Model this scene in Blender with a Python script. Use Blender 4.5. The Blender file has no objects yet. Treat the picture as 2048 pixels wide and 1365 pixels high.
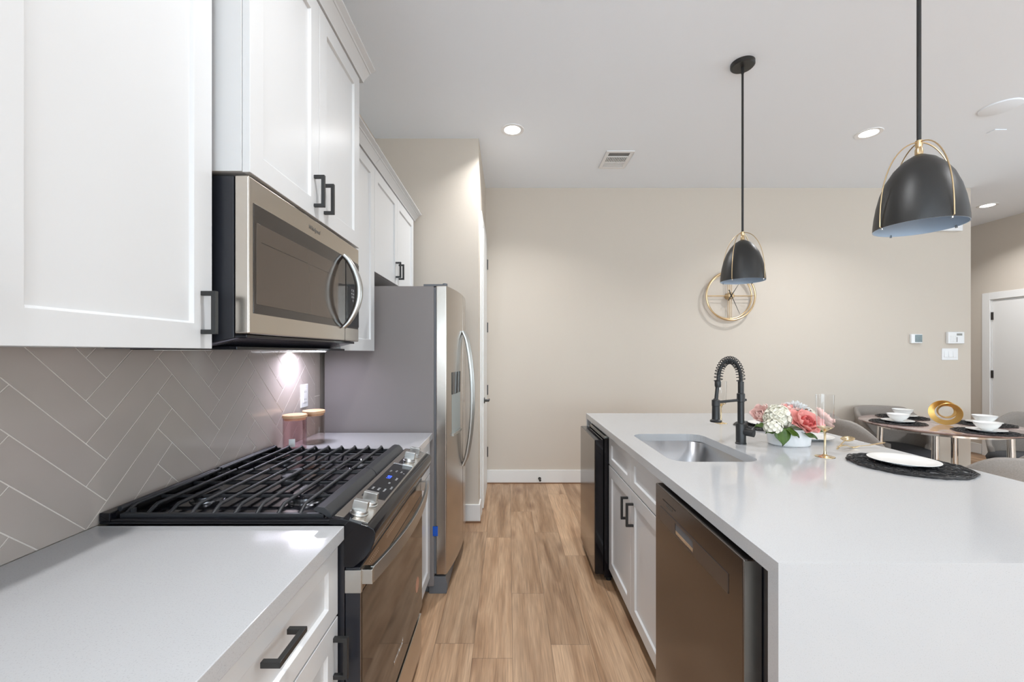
import bpy, bmesh, math, random
from mathutils import Vector, Matrix
C = bpy.context.scene
COL = C.collection
PI = math.pi
R = math.radians

# ------------------------------------------------------------------ camera, world, big lights, exposure
FPX = 838.0                      # focal length in pixels of a 2048 wide frame
EYE = 1.36
cam_d = bpy.data.cameras.new('camera'); cam = bpy.data.objects.new('camera', cam_d); COL.objects.link(cam)
cam.location = (0, 0, EYE); cam.rotation_euler = (R(90), 0, 0)
cam_d.sensor_width = 36; cam_d.lens = FPX / 2048 * 36
cam_d.shift_x = 7 / 2048; cam_d.shift_y = 23.5 / 2048
cam_d.clip_start = 0.02
C.camera = cam
C.view_settings.view_transform = 'Standard'; C.view_settings.look = 'None'
C.view_settings.gamma = 1; C.view_settings.use_curve_mapping = False
C.view_settings.exposure = 0.02
w = bpy.data.worlds.new('world'); C.world = w; w.use_nodes = True
w.node_tree.nodes['Background'].inputs[0].default_value = (0.80, 0.91, 1.0, 1)
w.node_tree.nodes['Background'].inputs[1].default_value = 3.9

WLX = -1.071
def area(name, loc, rot, sx, sy, power, color=(1, 1, 1), spread=180, shape='RECTANGLE'):
    l = bpy.data.lights.new(name, 'AREA'); l.shape = shape; l.size = sx
    if shape in ('RECTANGLE', 'ELLIPSE'): l.size_y = sy
    l.energy = power; l.color = color; l.spread = R(spread)
    o = bpy.data.objects.new(name, l); COL.objects.link(o); o.location = loc; o.rotation_euler = rot
    return o
# daylight entering the windows behind the camera and in the dining side wall
area('unseen_daylight', (1.1, -6.30, 1.60), (R(133), 0, 0), 2.6, 2.1, 98, (0.70, 0.86, 1.0))
area('unseen_daylight', (4.6, -6.30, 1.60), (R(133), 0, 0), 2.2, 2.1, 92, (0.70, 0.86, 1.0))
area('unseen_daylight', (6.2, 1.2, 1.55), (R(135), 0, R(90)), 2.3, 2.0, 22, (0.70, 0.86, 1.0))
area('unseen_daylight', (WLX + 0.02, -3.0, 1.60), (R(128), 0, R(-90)), 3.0, 2.1, 180, (0.70, 0.86, 1.0))  # lamp of an added left-wall window, brightens the island's aisle side

CEIL = 3.08
# ------------------------------------------------------------------ materials
def new_mat(name):
    m = bpy.data.materials.new(name); m.use_nodes = True
    return m, m.node_tree, m.node_tree.nodes['Principled BSDF']
def mat(name, col, rough=0.5, metal=0.0, spec=None, bump=0, bscale=200, coat=0, trans=0, ior=None, emit=None, estr=0, var=0, vscale=8):
    m, nt, p = new_mat(name)
    p.inputs['Base Color'].default_value = (*col, 1); p.inputs['Roughness'].default_value = rough
    p.inputs['Metallic'].default_value = metal
    if spec is not None: p.inputs['Specular IOR Level'].default_value = spec
    if coat: p.inputs['Coat Weight'].default_value = coat; p.inputs['Coat Roughness'].default_value = 0.05
    if trans: p.inputs['Transmission Weight'].default_value = trans
    if ior: p.inputs['IOR'].default_value = ior
    if emit: p.inputs['Emission Color'].default_value = (*emit, 1); p.inputs['Emission Strength'].default_value = estr
    tc = None
    if bump or var: tc = nt.nodes.new('ShaderNodeTexCoord')
    if bump:
        n = nt.nodes.new('ShaderNodeTexNoise'); n.inputs['Scale'].default_value = bscale; n.inputs['Detail'].default_value = 3
        b = nt.nodes.new('ShaderNodeBump'); b.inputs['Strength'].default_value = bump; b.inputs['Distance'].default_value = 0.002
        nt.links.new(tc.outputs['Object'], n.inputs['Vector']); nt.links.new(n.outputs['Fac'], b.inputs['Height'])
        nt.links.new(b.outputs['Normal'], p.inputs['Normal'])
    if var:
        n = nt.nodes.new('ShaderNodeTexNoise'); n.inputs['Scale'].default_value = vscale; n.inputs['Detail'].default_value = 5
        mx = nt.nodes.new('ShaderNodeMix'); mx.data_type = 'RGBA'
        mx.inputs[6].default_value = (*[c * (1 - var) for c in col], 1); mx.inputs[7].default_value = (*[min(1, c * (1 + var)) for c in col], 1)
        nt.links.new(tc.outputs['Object'], n.inputs['Vector']); nt.links.new(n.outputs['Fac'], mx.inputs[0])
        nt.links.new(mx.outputs[2], p.inputs['Base Color'])
    return m
def steel(name, col, rough, axis='z', amt=0.12, scale=(1, 1, 1)):
    m, nt, p = new_mat(name)
    p.inputs['Base Color'].default_value = (*col, 1); p.inputs['Metallic'].default_value = 1; 
    tc = nt.nodes.new('ShaderNodeTexCoord'); mp = nt.nodes.new('ShaderNodeMapping')
    s = {'x': (2, 400, 400), 'y': (400, 2, 400), 'z': (400, 400, 2)}[axis]
    mp.inputs['Scale'].default_value = s
    n = nt.nodes.new('ShaderNodeTexNoise'); n.inputs['Scale'].default_value = 1; n.inputs['Detail'].default_value = 2
    r = nt.nodes.new('ShaderNodeMapRange'); r.inputs['To Min'].default_value = rough * (1 - amt); r.inputs['To Max'].default_value = rough * (1 + amt)
    nt.links.new(tc.outputs['Object'], mp.inputs[0]); nt.links.new(mp.outputs[0], n.inputs['Vector'])
    nt.links.new(n.outputs['Fac'], r.inputs['Value']); nt.links.new(r.outputs[0], p.inputs['Roughness'])
    return m
M = {}
M['wall'] = mat('wall_paint', (0.605, 0.54, 0.465), 0.75, bump=0.35, bscale=260)
M['ceil'] = mat('ceiling_paint', (0.86, 0.90, 0.95), 0.85, bump=0.2, bscale=200)
M['trim'] = mat('trim_white', (0.78, 0.77, 0.75), 0.4)
M['white'] = mat('cabinet_white', (0.63, 0.63, 0.63), 0.26, spec=0.5)
M['whitebox'] = mat('cabinet_side_white', (0.61, 0.61, 0.61), 0.38)
M['underside'] = mat('cabinet_underside', (0.36, 0.30, 0.27), 0.5)
M['black'] = mat('matte_black_metal', (0.018, 0.018, 0.018), 0.42)
M['hard_black'] = mat('black_hardware', (0.025, 0.022, 0.02), 0.35)
M['enamel'] = mat('black_enamel', (0.006, 0.006, 0.008), 0.08, spec=0.35)
M['iron'] = mat('cast_iron', (0.020, 0.021, 0.024), 0.42, bump=0.25, bscale=600)
M['blackside'] = mat('range_side_black', (0.012, 0.013, 0.018), 0.35)
M['darkgap'] = mat('dark_recess', (0.01, 0.01, 0.01), 0.7)
M['steel'] = steel('brushed_steel', (0.56, 0.51, 0.45), 0.24, 'y')
M['steelv'] = steel('brushed_steel_fridge', (0.48, 0.44, 0.40), 0.22, 'z')
M['steeldw'] = steel('dark_stainless_dishwasher', (0.165, 0.145, 0.135), 0.20, 'y')
M['steeldark'] = steel('black_stainless', (0.18, 0.15, 0.13), 0.12, 'y')
M['chrome'] = mat('bright_metal', (0.72, 0.72, 0.71), 0.10, 1.0)
M['satin'] = steel('satin_handle_steel', (0.50, 0.50, 0.48), 0.30, 'y')
M['knob'] = steel('knob_steel', (0.50, 0.50, 0.49), 0.34, 'y')
M['burner'] = mat('burner_base', (0.16, 0.16, 0.17), 0.25, 0.9)
M['cover'] = mat('microwave_underside', (0.16, 0.155, 0.19), 0.18)
M['sink'] = steel('sink_steel', (0.40, 0.40, 0.41), 0.30, 'z')
M['fridgeside'] = mat('fridge_side_grey', (0.20, 0.18, 0.175), 0.42, spec=0.45, bump=0.2, bscale=500)
M['fridgedark'] = mat('dark_grey_plastic', (0.11, 0.115, 0.125), 0.45)
M['ovenglass'] = mat('oven_door_glass', (0.033, 0.025, 0.020), 0.05, 0.5)
M['mwglass'] = mat('microwave_glass_band', (0.035, 0.028, 0.024), 0.06, 0.3, coat=0.3)
M['mwwin'] = mat('microwave_window', (0.115, 0.092, 0.075), 0.10, 0.45)
M['display'] = mat('black_display_glass', (0.012, 0.012, 0.013), 0.08)
M['blueled'] = mat('blue_led_digits', (0.02, 0.05, 0.5), 0.4, emit=(0.04, 0.12, 1.0), estr=2.2)
M['greyink'] = mat('pale_grey_print', (0.45, 0.45, 0.45), 0.5)
M['inkdark'] = mat('dark_print', (0.10, 0.09, 0.08), 0.4)
M['coppertag'] = mat('copper_round_sticker', (0.45, 0.22, 0.15), 0.35)
M['bluetape'] = mat('blue_tape', (0.0, 0.07, 0.42), 0.5)
M['plastic'] = mat('white_plastic', (0.82, 0.82, 0.82), 0.3)
M['lens'] = mat('lit_led_lens', (1, 1, 1), 0.5, emit=(1.0, 0.97, 0.93), estr=14)
M['hoodlens'] = mat('lit_hood_lens', (1, 1, 1), 0.5, emit=(0.92, 0.92, 1.0), estr=14)
M['brass'] = mat('brushed_brass', (0.62, 0.46, 0.27), 0.28, 1.0)
M['gold'] = mat('polished_gold', (0.84, 0.66, 0.40), 0.14, 1.0)
M['goldmatte'] = mat('satin_gold', (0.62, 0.38, 0.12), 0.36, 0.9)
M['shade_out'] = mat('pendant_black', (0.016, 0.015, 0.014), 0.38, bump=0.15, bscale=500)
M['shade_in'] = mat('pendant_inside_slate', (0.44, 0.55, 0.68), 0.45)
M['glass'] = mat('clear_glass', (1, 1, 1), 0.0, trans=1, ior=1.45)
M['china'] = mat('white_china', (0.82, 0.81, 0.79), 0.12, coat=0.3)
M['planter'] = mat('white_ceramic_matte', (0.80, 0.80, 0.80), 0.28)
M['mat'] = mat('woven_black_paper', (0.010, 0.010, 0.011), 0.42)
M['lid'] = mat('bamboo_lid', (0.70, 0.43, 0.25), 0.45, var=0.12, vscale=30)
M['chair'] = mat('grey_chair_fabric', (0.27, 0.24, 0.215), 0.9, bump=0.5, bscale=900, var=0.25, vscale=160)
M['chairdark'] = mat('dark_grey_seat_fabric', (0.055, 0.055, 0.06), 0.8, bump=0.4, bscale=900)
M['leaf'] = mat('leaf_green', (0.055, 0.11, 0.012), 0.45, var=0.4, vscale=60)
M['cream'] = mat('cream_petal', (0.80, 0.76, 0.64), 0.6)
M['palewhite'] = mat('white_petal', (0.84, 0.83, 0.81), 0.6)
M['pink'] = mat('blush_petal', (0.84, 0.56, 0.50), 0.6, var=0.15, vscale=40)
M['coral'] = mat('coral_petal', (0.66, 0.13, 0.12), 0.55, var=0.55, vscale=30)
M['coralpale'] = mat('pale_coral_petal', (0.76, 0.31, 0.27), 0.55, var=0.3, vscale=30)
M['berry'] = mat('brown_berry', (0.20, 0.10, 0.055), 0.5, var=0.5, vscale=90)
M['greyglass'] = mat('lcd_glass', (0.10, 0.14, 0.14), 0.1, var=0.6, vscale=40)
M['lcd'] = mat('grey_lcd', (0.30, 0.30, 0.28), 0.2)

def glass_tint(name, col):
    m, nt, p = new_mat(name)
    nt.nodes.remove(p)
    out = nt.nodes['Material Output']
    t = nt.nodes.new('ShaderNodeBsdfTransparent'); t.inputs[0].default_value = (*col, 1)
    g = nt.nodes.new('ShaderNodeBsdfGlossy'); g.inputs['Roughness'].default_value = 0.03
    lw = nt.nodes.new('ShaderNodeLayerWeight'); pw = nt.nodes.new('ShaderNodeMath'); pw.operation = 'POWER'; pw.inputs[1].default_value = 4
    nt.links.new(lw.outputs['Facing'], pw.inputs[0])
    f = nt.nodes.new('ShaderNodeMapRange'); f.inputs['To Min'].default_value = 0.03; f.inputs['To Max'].default_value = 0.75; nt.links.new(pw.outputs[0], f.inputs['Value'])
    mx = nt.nodes.new('ShaderNodeMixShader')
    nt.links.new(f.outputs[0], mx.inputs[0]); nt.links.new(t.outputs[0], mx.inputs[1]); nt.links.new(g.outputs[0], mx.inputs[2])
    nt.links.new(mx.outputs[0], out.inputs[0])
    return m
M['pinkglass'] = glass_tint('pink_jar_glass', (0.978, 0.885, 0.895))
M['smokeglass'] = glass_tint('pale_smoky_jar_glass', (0.955, 0.915, 0.90))
M['fluteglass'] = glass_tint('thin_clear_glass', (0.985, 0.985, 0.985))
M['winglass'] = glass_tint('window_glass', (0.97, 0.98, 0.98))

def quartz():
    m, nt, p = new_mat('white_quartz')
    tc = nt.nodes.new('ShaderNodeTexCoord')
    n = nt.nodes.new('ShaderNodeTexNoise'); n.inputs['Scale'].default_value = 420; n.inputs['Detail'].default_value = 2
    r = nt.nodes.new('ShaderNodeValToRGB'); r.color_ramp.elements[0].position = 0.28; r.color_ramp.elements[0].color = (0.375, 0.375, 0.375, 1)
    r.color_ramp.elements[1].position = 0.42; r.color_ramp.elements[1].color = (0.455, 0.455, 0.460, 1)
    n2 = nt.nodes.new('ShaderNodeTexVoronoi'); n2.inputs['Scale'].default_value = 60
    r2 = nt.nodes.new('ShaderNodeValToRGB'); r2.color_ramp.elements[0].position = 0.03; r2.color_ramp.elements[0].color = (0.82, 0.82, 0.82, 1)
    r2.color_ramp.elements[1].position = 0.06; r2.color_ramp.elements[1].color = (1, 1, 1, 1)
    mx = nt.nodes.new('ShaderNodeMix'); mx.data_type = 'RGBA'; mx.blend_type = 'MULTIPLY'; mx.inputs[0].default_value = 1
    for a, b in ((tc.outputs['Object'], n.inputs['Vector']), (tc.outputs['Object'], n2.inputs['Vector']), (n.outputs['Fac'], r.inputs[0]), (n2.outputs['Distance'], r2.inputs[0]),
                 (r.outputs[0], mx.inputs[6]), (r2.outputs[0], mx.inputs[7]), (mx.outputs[2], p.inputs['Base Color'])): nt.links.new(a, b)
    p.inputs['Roughness'].default_value = 0.10
    return m
M['quartz'] = quartz()

def wood_floor():
    m, nt, p = new_mat('oak_planks'); L = nt.links.new; N = nt.nodes.new
    tc = N('ShaderNodeTexCoord'); sep = N('ShaderNodeSeparateXYZ'); L(tc.outputs['Object'], sep.inputs[0])
    def math_(op, a, b=None):
        n = N('ShaderNodeMath'); n.operation = op
        for i, v in enumerate((a, b)):
            if v is None: continue
            if isinstance(v, (int, float)): n.inputs[i].default_value = v
            else: L(v, n.inputs[i])
        return n.outputs[0]
    u = math_('DIVIDE', math_('SUBTRACT', sep.outputs['X'], 0.018), 0.18)
    row = math_('FLOOR', u); fu = math_('FRACT', u)
    off = math_('FRACT', math_('MULTIPLY', math_('SINE', math_('MULTIPLY', math_('ADD', row, 37.0), 12.9898)), 43758.5))
    v = math_('ADD', math_('DIVIDE', sep.outputs['Y'], 1.22), off)
    colm = math_('FLOOR', v); fv = math_('FRACT', v)
    cid = N('ShaderNodeCombineXYZ'); L(row, cid.inputs[0]); L(colm, cid.inputs[1])
    wn = N('ShaderNodeTexWhiteNoise'); wn.noise_dimensions = '3D'; L(cid.outputs[0], wn.inputs['Vector'])
    # grain
    mp = N('ShaderNodeCombineXYZ')
    L(math_('MULTIPLY', sep.outputs['X'], 14.0), mp.inputs[0]); L(math_('MULTIPLY', sep.outputs['Y'], 1.3), mp.inputs[1])
    L(math_('MULTIPLY', wn.outputs['Value'], 40.0), mp.inputs[2])
    n1 = N('ShaderNodeTexNoise'); n1.inputs['Scale'].default_value = 1.0; n1.inputs['Detail'].default_value = 6; n1.inputs['Distortion'].default_value = 0.6; L(mp.outputs[0], n1.inputs['Vector'])
    mp2 = N('ShaderNodeCombineXYZ')
    L(math_('MULTIPLY', sep.outputs['X'], 160.0), mp2.inputs[0]); L(math_('MULTIPLY', sep.outputs['Y'], 6.0), mp2.inputs[1]); L(math_('MULTIPLY', wn.outputs['Value'], 90.0), mp2.inputs[2])
    n2 = N('ShaderNodeTexNoise'); n2.inputs['Scale'].default_value = 1.0; n2.inputs['Detail'].default_value = 3; L(mp2.outputs[0], n2.inputs['Vector'])
    r = N('ShaderNodeValToRGB'); e = r.color_ramp.elements
    e[0].position = 0.28; e[0].color = (0.23, 0.122, 0.060, 1); e[1].position = 0.62; e[1].color = (0.50, 0.33, 0.205, 1)
    x = r.color_ramp.elements.new(0.45); x.color = (0.385, 0.235, 0.135, 1)
    L(n1.outputs['Fac'], r.inputs[0])
    # knots
    vk = N('ShaderNodeTexVoronoi'); vk.inputs['Scale'].default_value = 1.0
    mk = N('ShaderNodeCombineXYZ'); L(math_('MULTIPLY', sep.outputs['X'], 5.0), mk.inputs[0]); L(math_('MULTIPLY', sep.outputs['Y'], 1.9), mk.inputs[1]); L(math_('MULTIPLY', wn.outputs['Value'], 11.0), mk.inputs[2])
    L(mk.outputs[0], vk.inputs['Vector'])
    kr = N('ShaderNodeValToRGB'); kr.color_ramp.elements[0].position = 0.05; kr.color_ramp.elements[0].color = (0.45, 0.34, 0.28, 1); kr.color_ramp.elements[1].position = 0.24; kr.color_ramp.elements[1].color = (1, 1, 1, 1)
    L(vk.outputs['Distance'], kr.inputs[0])
    def mul(a, b, fac=1.0):
        mx = N('ShaderNodeMix'); mx.data_type = 'RGBA'; mx.blend_type = 'MULTIPLY'; mx.inputs[0].default_value = fac
        L(a, mx.inputs[6]); L(b, mx.inputs[7]); return mx.outputs[2]
    g = N('ShaderNodeMapRange'); g.inputs['From Min'].default_value = 0.3; g.inputs['From Max'].default_value = 0.7; g.inputs['To Min'].default_value = 0.74; g.inputs['To Max'].default_value = 1.14; L(n2.outputs['Fac'], g.inputs['Value'])
    pv = N('ShaderNodeMapRange'); pv.inputs['To Min'].default_value = 0.84; pv.inputs['To Max'].default_value = 1.12; L(wn.outputs['Value'], pv.inputs['Value'])
    c = mul(mul(mul(r.outputs[0], g.outputs[0]), pv.outputs[0]), kr.outputs[0], 0.8)
    # seams
    su = math_('MINIMUM', fu, math_('SUBTRACT', 1.0, fu)); sv = math_('MINIMUM', fv, math_('SUBTRACT', 1.0, fv))
    s = math_('MINIMUM', math_('MULTIPLY', su, 0.18), math_('MULTIPLY', sv, 1.22))
    sm = N('ShaderNodeMapRange'); sm.inputs['From Min'].default_value = 0.0006; sm.inputs['From Max'].default_value = 0.0022; sm.inputs['To Min'].default_value = 0.55; sm.inputs['To Max'].default_value = 1; L(s, sm.inputs['Value'])
    c = mul(c, sm.outputs[0])
    L(c, p.inputs['Base Color']); p.inputs['Roughness'].default_value = 0.42
    b = N('ShaderNodeBump'); b.inputs['Strength'].default_value = 0.25; b.inputs['Distance'].default_value = 0.002; L(sm.outputs[0], b.inputs['Height']); L(b.outputs[0], p.inputs['Normal'])
    return m
M['floor'] = wood_floor()

def tile_mat():
    m, nt, p = new_mat('taupe_glazed_tile'); N = nt.nodes.new; L = nt.links.new
    tc = N('ShaderNodeTexCoord'); n = N('ShaderNodeTexNoise'); n.inputs['Scale'].default_value = 5; n.inputs['Detail'].default_value = 2
    mx = N('ShaderNodeMix'); mx.data_type = 'RGBA'; mx.inputs[6].default_value = (0.41, 0.365, 0.325, 1); mx.inputs[7].default_value = (0.49, 0.42, 0.385, 1)
    L(tc.outputs['Object'], n.inputs['Vector']); L(n.outputs['Fac'], mx.inputs[0]); L(mx.outputs[2], p.inputs['Base Color'])
    p.inputs['Roughness'].default_value = 0.12
    b = N('ShaderNodeBump'); b.inputs['Strength'].default_value = 0.15; b.inputs['Distance'].default_value = 0.004
    n2 = N('ShaderNodeTexNoise'); n2.inputs['Scale'].default_value = 14; L(tc.outputs['Object'], n2.inputs['Vector']); L(n2.outputs['Fac'], b.inputs['Height']); L(b.outputs[0], p.inputs['Normal'])
    return m
M['tile'] = tile_mat()
M['grout'] = mat('pale_grout', (0.80, 0.75, 0.70), 0.7)
def marble_mat():
    m, nt, p = new_mat('mauve_marble'); N = nt.nodes.new; L = nt.links.new
    tc = N('ShaderNodeTexCoord'); n = N('ShaderNodeTexNoise'); n.inputs['Scale'].default_value = 3.5; n.inputs['Detail'].default_value = 8; n.inputs['Distortion'].default_value = 1.5
    r = N('ShaderNodeValToRGB'); e = r.color_ramp.elements; e[0].position = 0.35; e[0].color = (0.13, 0.075, 0.062, 1); e[1].position = 0.6; e[1].color = (0.46, 0.34, 0.31, 1)
    L(tc.outputs['Object'], n.inputs['Vector']); L(n.outputs['Fac'], r.inputs[0]); L(r.outputs[0], p.inputs['Base Color']); p.inputs['Roughness'].default_value = 0.08
    return m
M['marble'] = marble_mat()

# ------------------------------------------------------------------ mesh helpers
class MB:
    def __init__(s): s.v = []; s.f = []
    def add(s, vs, fs):
        o = len(s.v); s.v += [tuple(p) for p in vs]; s.f += [tuple(i + o for i in f) for f in fs]; return s
    def box(s, x0, x1, y0, y1, z0, z1):
        x0, x1 = sorted((x0, x1)); y0, y1 = sorted((y0, y1)); z0, z1 = sorted((z0, z1))
        return s.add([(x0,y0,z0),(x1,y0,z0),(x1,y1,z0),(x0,y1,z0),(x0,y0,z1),(x1,y0,z1),(x1,y1,z1),(x0,y1,z1)],
                     [(0,3,2,1),(4,5,6,7),(0,1,5,4),(1,2,6,5),(2,3,7,6),(3,0,4,7)])
    def prism(s, poly, axis, a0, a1):
        # poly: 2D points in the two remaining axes (order x,y,z without axis)
        n = len(poly)
        def P(q, a):
            if axis == 'x': return (a, q[0], q[1])
            if axis == 'y': return (q[0], a, q[1])
            return (q[0], q[1], a)
        vs = [P(q, a0) for q in poly] + [P(q, a1) for q in poly]
        fs = [tuple(range(n)), tuple(range(2*n-1, n-1, -1))] + [(i, n+i, n+(i+1) % n, (i+1) % n) for i in range(n)]
        return s.add(vs, fs)
    def tube(s, pts, r, seg=8, closed=False, caps=True):
        pts = [Vector(p) for p in pts]; n = len(pts)
        rad = r if isinstance(r, (list, tuple)) else [r] * n
        vs = []; up = None
        for i, p in enumerate(pts):
            if closed: t = (pts[(i+1) % n] - pts[i-1])
            else: t = pts[min(i+1, n-1)] - pts[max(i-1, 0)]
            if t.length < 1e-9: t = Vector((0, 0, 1))
            t.normalize()
            if up is None:
                up = Vector((0, 0, 1)) if abs(t.z) < 0.9 else Vector((1, 0, 0))
            u = up - t * up.dot(t)
            if u.length < 1e-6: u = t.orthogonal()
            u.normalize(); up = u; v = t.cross(u)
            for k in range(seg):
                a = 2 * PI * k / seg; vs.append(p + (u * math.cos(a) + v * math.sin(a)) * rad[i])
        fs = []
        m = n if closed else n - 1
        for i in range(m):
            j = (i + 1) % n
            for k in range(seg):
                l = (k + 1) % seg; fs.append((i*seg+k, i*seg+l, j*seg+l, j*seg+k))
        if caps and not closed:
            fs.append(tuple(range(seg-1, -1, -1))); fs.append(tuple((n-1)*seg + k for k in range(seg)))
        return s.add(vs, fs)
    def lathe(s, prof, c=(0, 0, 0), axis='z', seg=32, sx=1, sy=1, power=2, caps=True, loop=False):
        # prof: (radius, height) list
        vs = []; fs = []; n = len(prof)
        for (r, h) in prof:
            for k in range(seg):
                a = 2 * PI * k / seg; ca, sa = math.cos(a), math.sin(a)
                if power != 2: ca = math.copysign(abs(ca) ** (2 / power), ca); sa = math.copysign(abs(sa) ** (2 / power), sa)
                x, y = r * ca * sx, r * sa * sy
                q = {'z': (x, y, h), 'x': (h, x, y), 'y': (y, h, x)}[axis]
                vs.append((q[0] + c[0], q[1] + c[1], q[2] + c[2]))
        for i in range(n if loop else n - 1):
            i2 = (i + 1) % n
            for k in range(seg):
                l = (k + 1) % seg; fs.append((i*seg+k, i*seg+l, i2*seg+l, i2*seg+k))
        if not caps or loop: return s.add(vs, fs)
        if prof[0][0] > 1e-6: fs.append(tuple(range(seg-1, -1, -1)))
        if prof[-1][0] > 1e-6: fs.append(tuple((n-1)*seg + k for k in range(seg)))
        return s.add(vs, fs)
    def xform(s, mtx, start=0):
        for i in range(start, len(s.v)): s.v[i] = tuple(mtx @ Vector(s.v[i]))
        return s
    def build(s, name, m, parent=None, bevel=0, seg=2, angle=35, label=None, weld=True):
        me = bpy.data.meshes.new(name); me.from_pydata(s.v, [], s.f)
        bm = bmesh.new(); bm.from_mesh(me)
        if weld: bmesh.ops.remove_doubles(bm, verts=bm.verts, dist=1e-6)
        bmesh.ops.recalc_face_normals(bm, faces=bm.faces)
        for f in bm.faces: f.smooth = True
        bm.to_mesh(me); bm.free()
        me.set_sharp_from_angle(angle=R(angle))
        me.materials.append(m)
        o = bpy.data.objects.new(name, me); COL.objects.link(o)
        if parent is not None:
            o.parent = parent
            t = Vector((0, 0, 0)); q = parent
            while q is not None: t += q.location; q = q.parent
            o.location = -t
        if bevel:
            b = o.modifiers.new('bevel', 'BEVEL'); b.width = bevel; b.segments = seg; b.limit_method = 'ANGLE'; b.angle_limit = R(40)
            b.harden_normals = True
        if label: o['label'] = label
        return o
def box(name, m, parent, x0, x1, y0, y1, z0, z1, bevel=0, label=None, seg=2):
    return MB().box(x0, x1, y0, y1, z0, z1).build(name, m, parent, bevel, seg, label=label)
def thing(name, label, cat, loc=(0, 0, 0), group=None):
    o = bpy.data.objects.new(name, None); COL.objects.link(o); o.location = loc
    o.empty_display_size = 0.05
    o['label'] = label; o['category'] = cat
    if group: o['group'] = group
    return o
def tag(o, label, cat, group=None):
    o['label'] = label; o['category'] = cat
    if group: o['group'] = group
    return o
def struct(o): o['kind'] = 'structure'; return o
def copy_tree(o, parent=None):
    c = o.copy(); COL.objects.link(c); c.parent = parent
    for ch in list(o.children): copy_tree(ch, c)
    return c
def text(name, body, size, m, parent, origin, right, up, depth=0.0004, align='CENTER', shear=0, label=None):
    cu = bpy.data.curves.new(name, 'FONT'); cu.body = body; cu.size = size; cu.align_x = align; cu.align_y = 'CENTER'; cu.extrude = depth; cu.shear = shear
    t = bpy.data.objects.new(name + '_tmp', cu); COL.objects.link(t)
    bpy.context.view_layer.update()
    me = bpy.data.meshes.new_from_object(t.evaluated_get(bpy.context.evaluated_depsgraph_get()))
    bpy.data.objects.remove(t); bpy.data.curves.remove(cu)
    r = Vector(right).normalized(); u = Vector(up).normalized(); n = r.cross(u)
    mt = Matrix(((r.x, u.x, n.x, origin[0]), (r.y, u.y, n.y, origin[1]), (r.z, u.z, n.z, origin[2]), (0, 0, 0, 1)))
    me.transform(mt); me.materials.clear(); me.materials.append(m)
    o = bpy.data.objects.new(name, me); COL.objects.link(o); o.parent = parent
    tt = Vector((0, 0, 0)); q = parent
    while q is not None: tt += q.location; q = q.parent
    o.location = -tt
    if label: o['label'] = label
    return o

def shaker(mb, xf, s, y0, y1, z0, z1, t=0.02, rail=0.06, rec=0.009, railz=None):
    """shaker front in the plane x = xf facing s*X"""
    rz = railz if railz else rail; c = 0.004
    def loop(x, dy, dz): return [(x, y0+dy, z0+dz), (x, y1-dy, z0+dz), (x, y1-dy, z1-dz), (x, y0+dy, z1-dz)]
    vs = loop(xf - s*t, 0, 0) + loop(xf, 0, 0) + loop(xf, rail, rz) + loop(xf - s*rec, rail + c, rz + c)
    fs = [(0, 3, 2, 1), (12, 13, 14, 15)]
    for a in (0, 4, 8):
        for i in range(4):
            j = (i + 1) % 4; fs.append((a+i, a+j, a+4+j, a+4+i))
    return mb.add(vs, fs)
def pull(parent, xf, s, yc, zc, length, vertical, proj=0.036, t=0.011):
    """square U bar pull standing on plane x = xf"""
    h = length / 2
    a = xf; b = xf + s*proj; d = b - s*t
    poly = [(a, -h), (b, -h), (b, h), (a, h), (a, h - t), (d, h - t), (d, -h + t), (a, -h + t)]
    mb = MB()
    if vertical: mb.prism([(x, zc + q) for x, q in poly], 'y', yc - t/2, yc + t/2)
    else: mb.prism([(x, yc + q) for x, q in poly], 'z', zc - t/2, zc + t/2)
    return mb.build('handle', M['black'], parent, 0.0008, 1, label='matte black square bar handle')

# ------------------------------------------------------------------ room shell
WL = -1.071; YB = 4.369; YS = 3.362; XP = -0.24; XE = 4.82; XR = 6.32
struct(box('floor', M['floor'], None, -1.25, XR + 0.15, -6.65, 8.2, -0.05, 0))
struct(box('ceiling', M['ceil'], None, -1.25, XR + 0.15, -6.65, 8.2, CEIL, CEIL + 0.05))
mb = MB(); mb.box(WL - 0.12, WL, -1.4, YS, 0, CEIL); mb.box(WL - 0.12, WL, -6.5, -4.6, 0, CEIL); mb.box(WL - 0.12, WL, -4.6, -1.4, 0, 0.5); mb.box(WL - 0.12, WL, -4.6, -1.4, 2.7, CEIL)
struct(mb.build('wall_left', M['wall']))
# pantry partition: front face and aisle face with the door opening
PY0, PY1 = 3.60, 4.255; PH = 2.46
mb = MB(); mb.box(WL - 0.12, XP, YS, YS + 0.10, 0, CEIL); mb.box(XP - 0.10, XP, YS + 0.10, PY0, 0, CEIL)
mb.box(XP - 0.10, XP, PY1, YB, 0, CEIL); mb.box(XP - 0.10, XP, PY0, PY1, PH, CEIL)
struct(mb.build('wall_pantry', M['wall']))
struct(box('wall_back', M['wall'], None, XP, XE, YB, YB + 0.12, 0, CEIL))
struct(box('wall_hall', M['wall'], None, XE - 0.12, XE, YB + 0.12, 8.0, 0, CEIL))
struct(box('wall_hall_end', M['wall'], None, XE - 0.12, XR, 8.0, 8.12, 0, CEIL))
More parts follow.
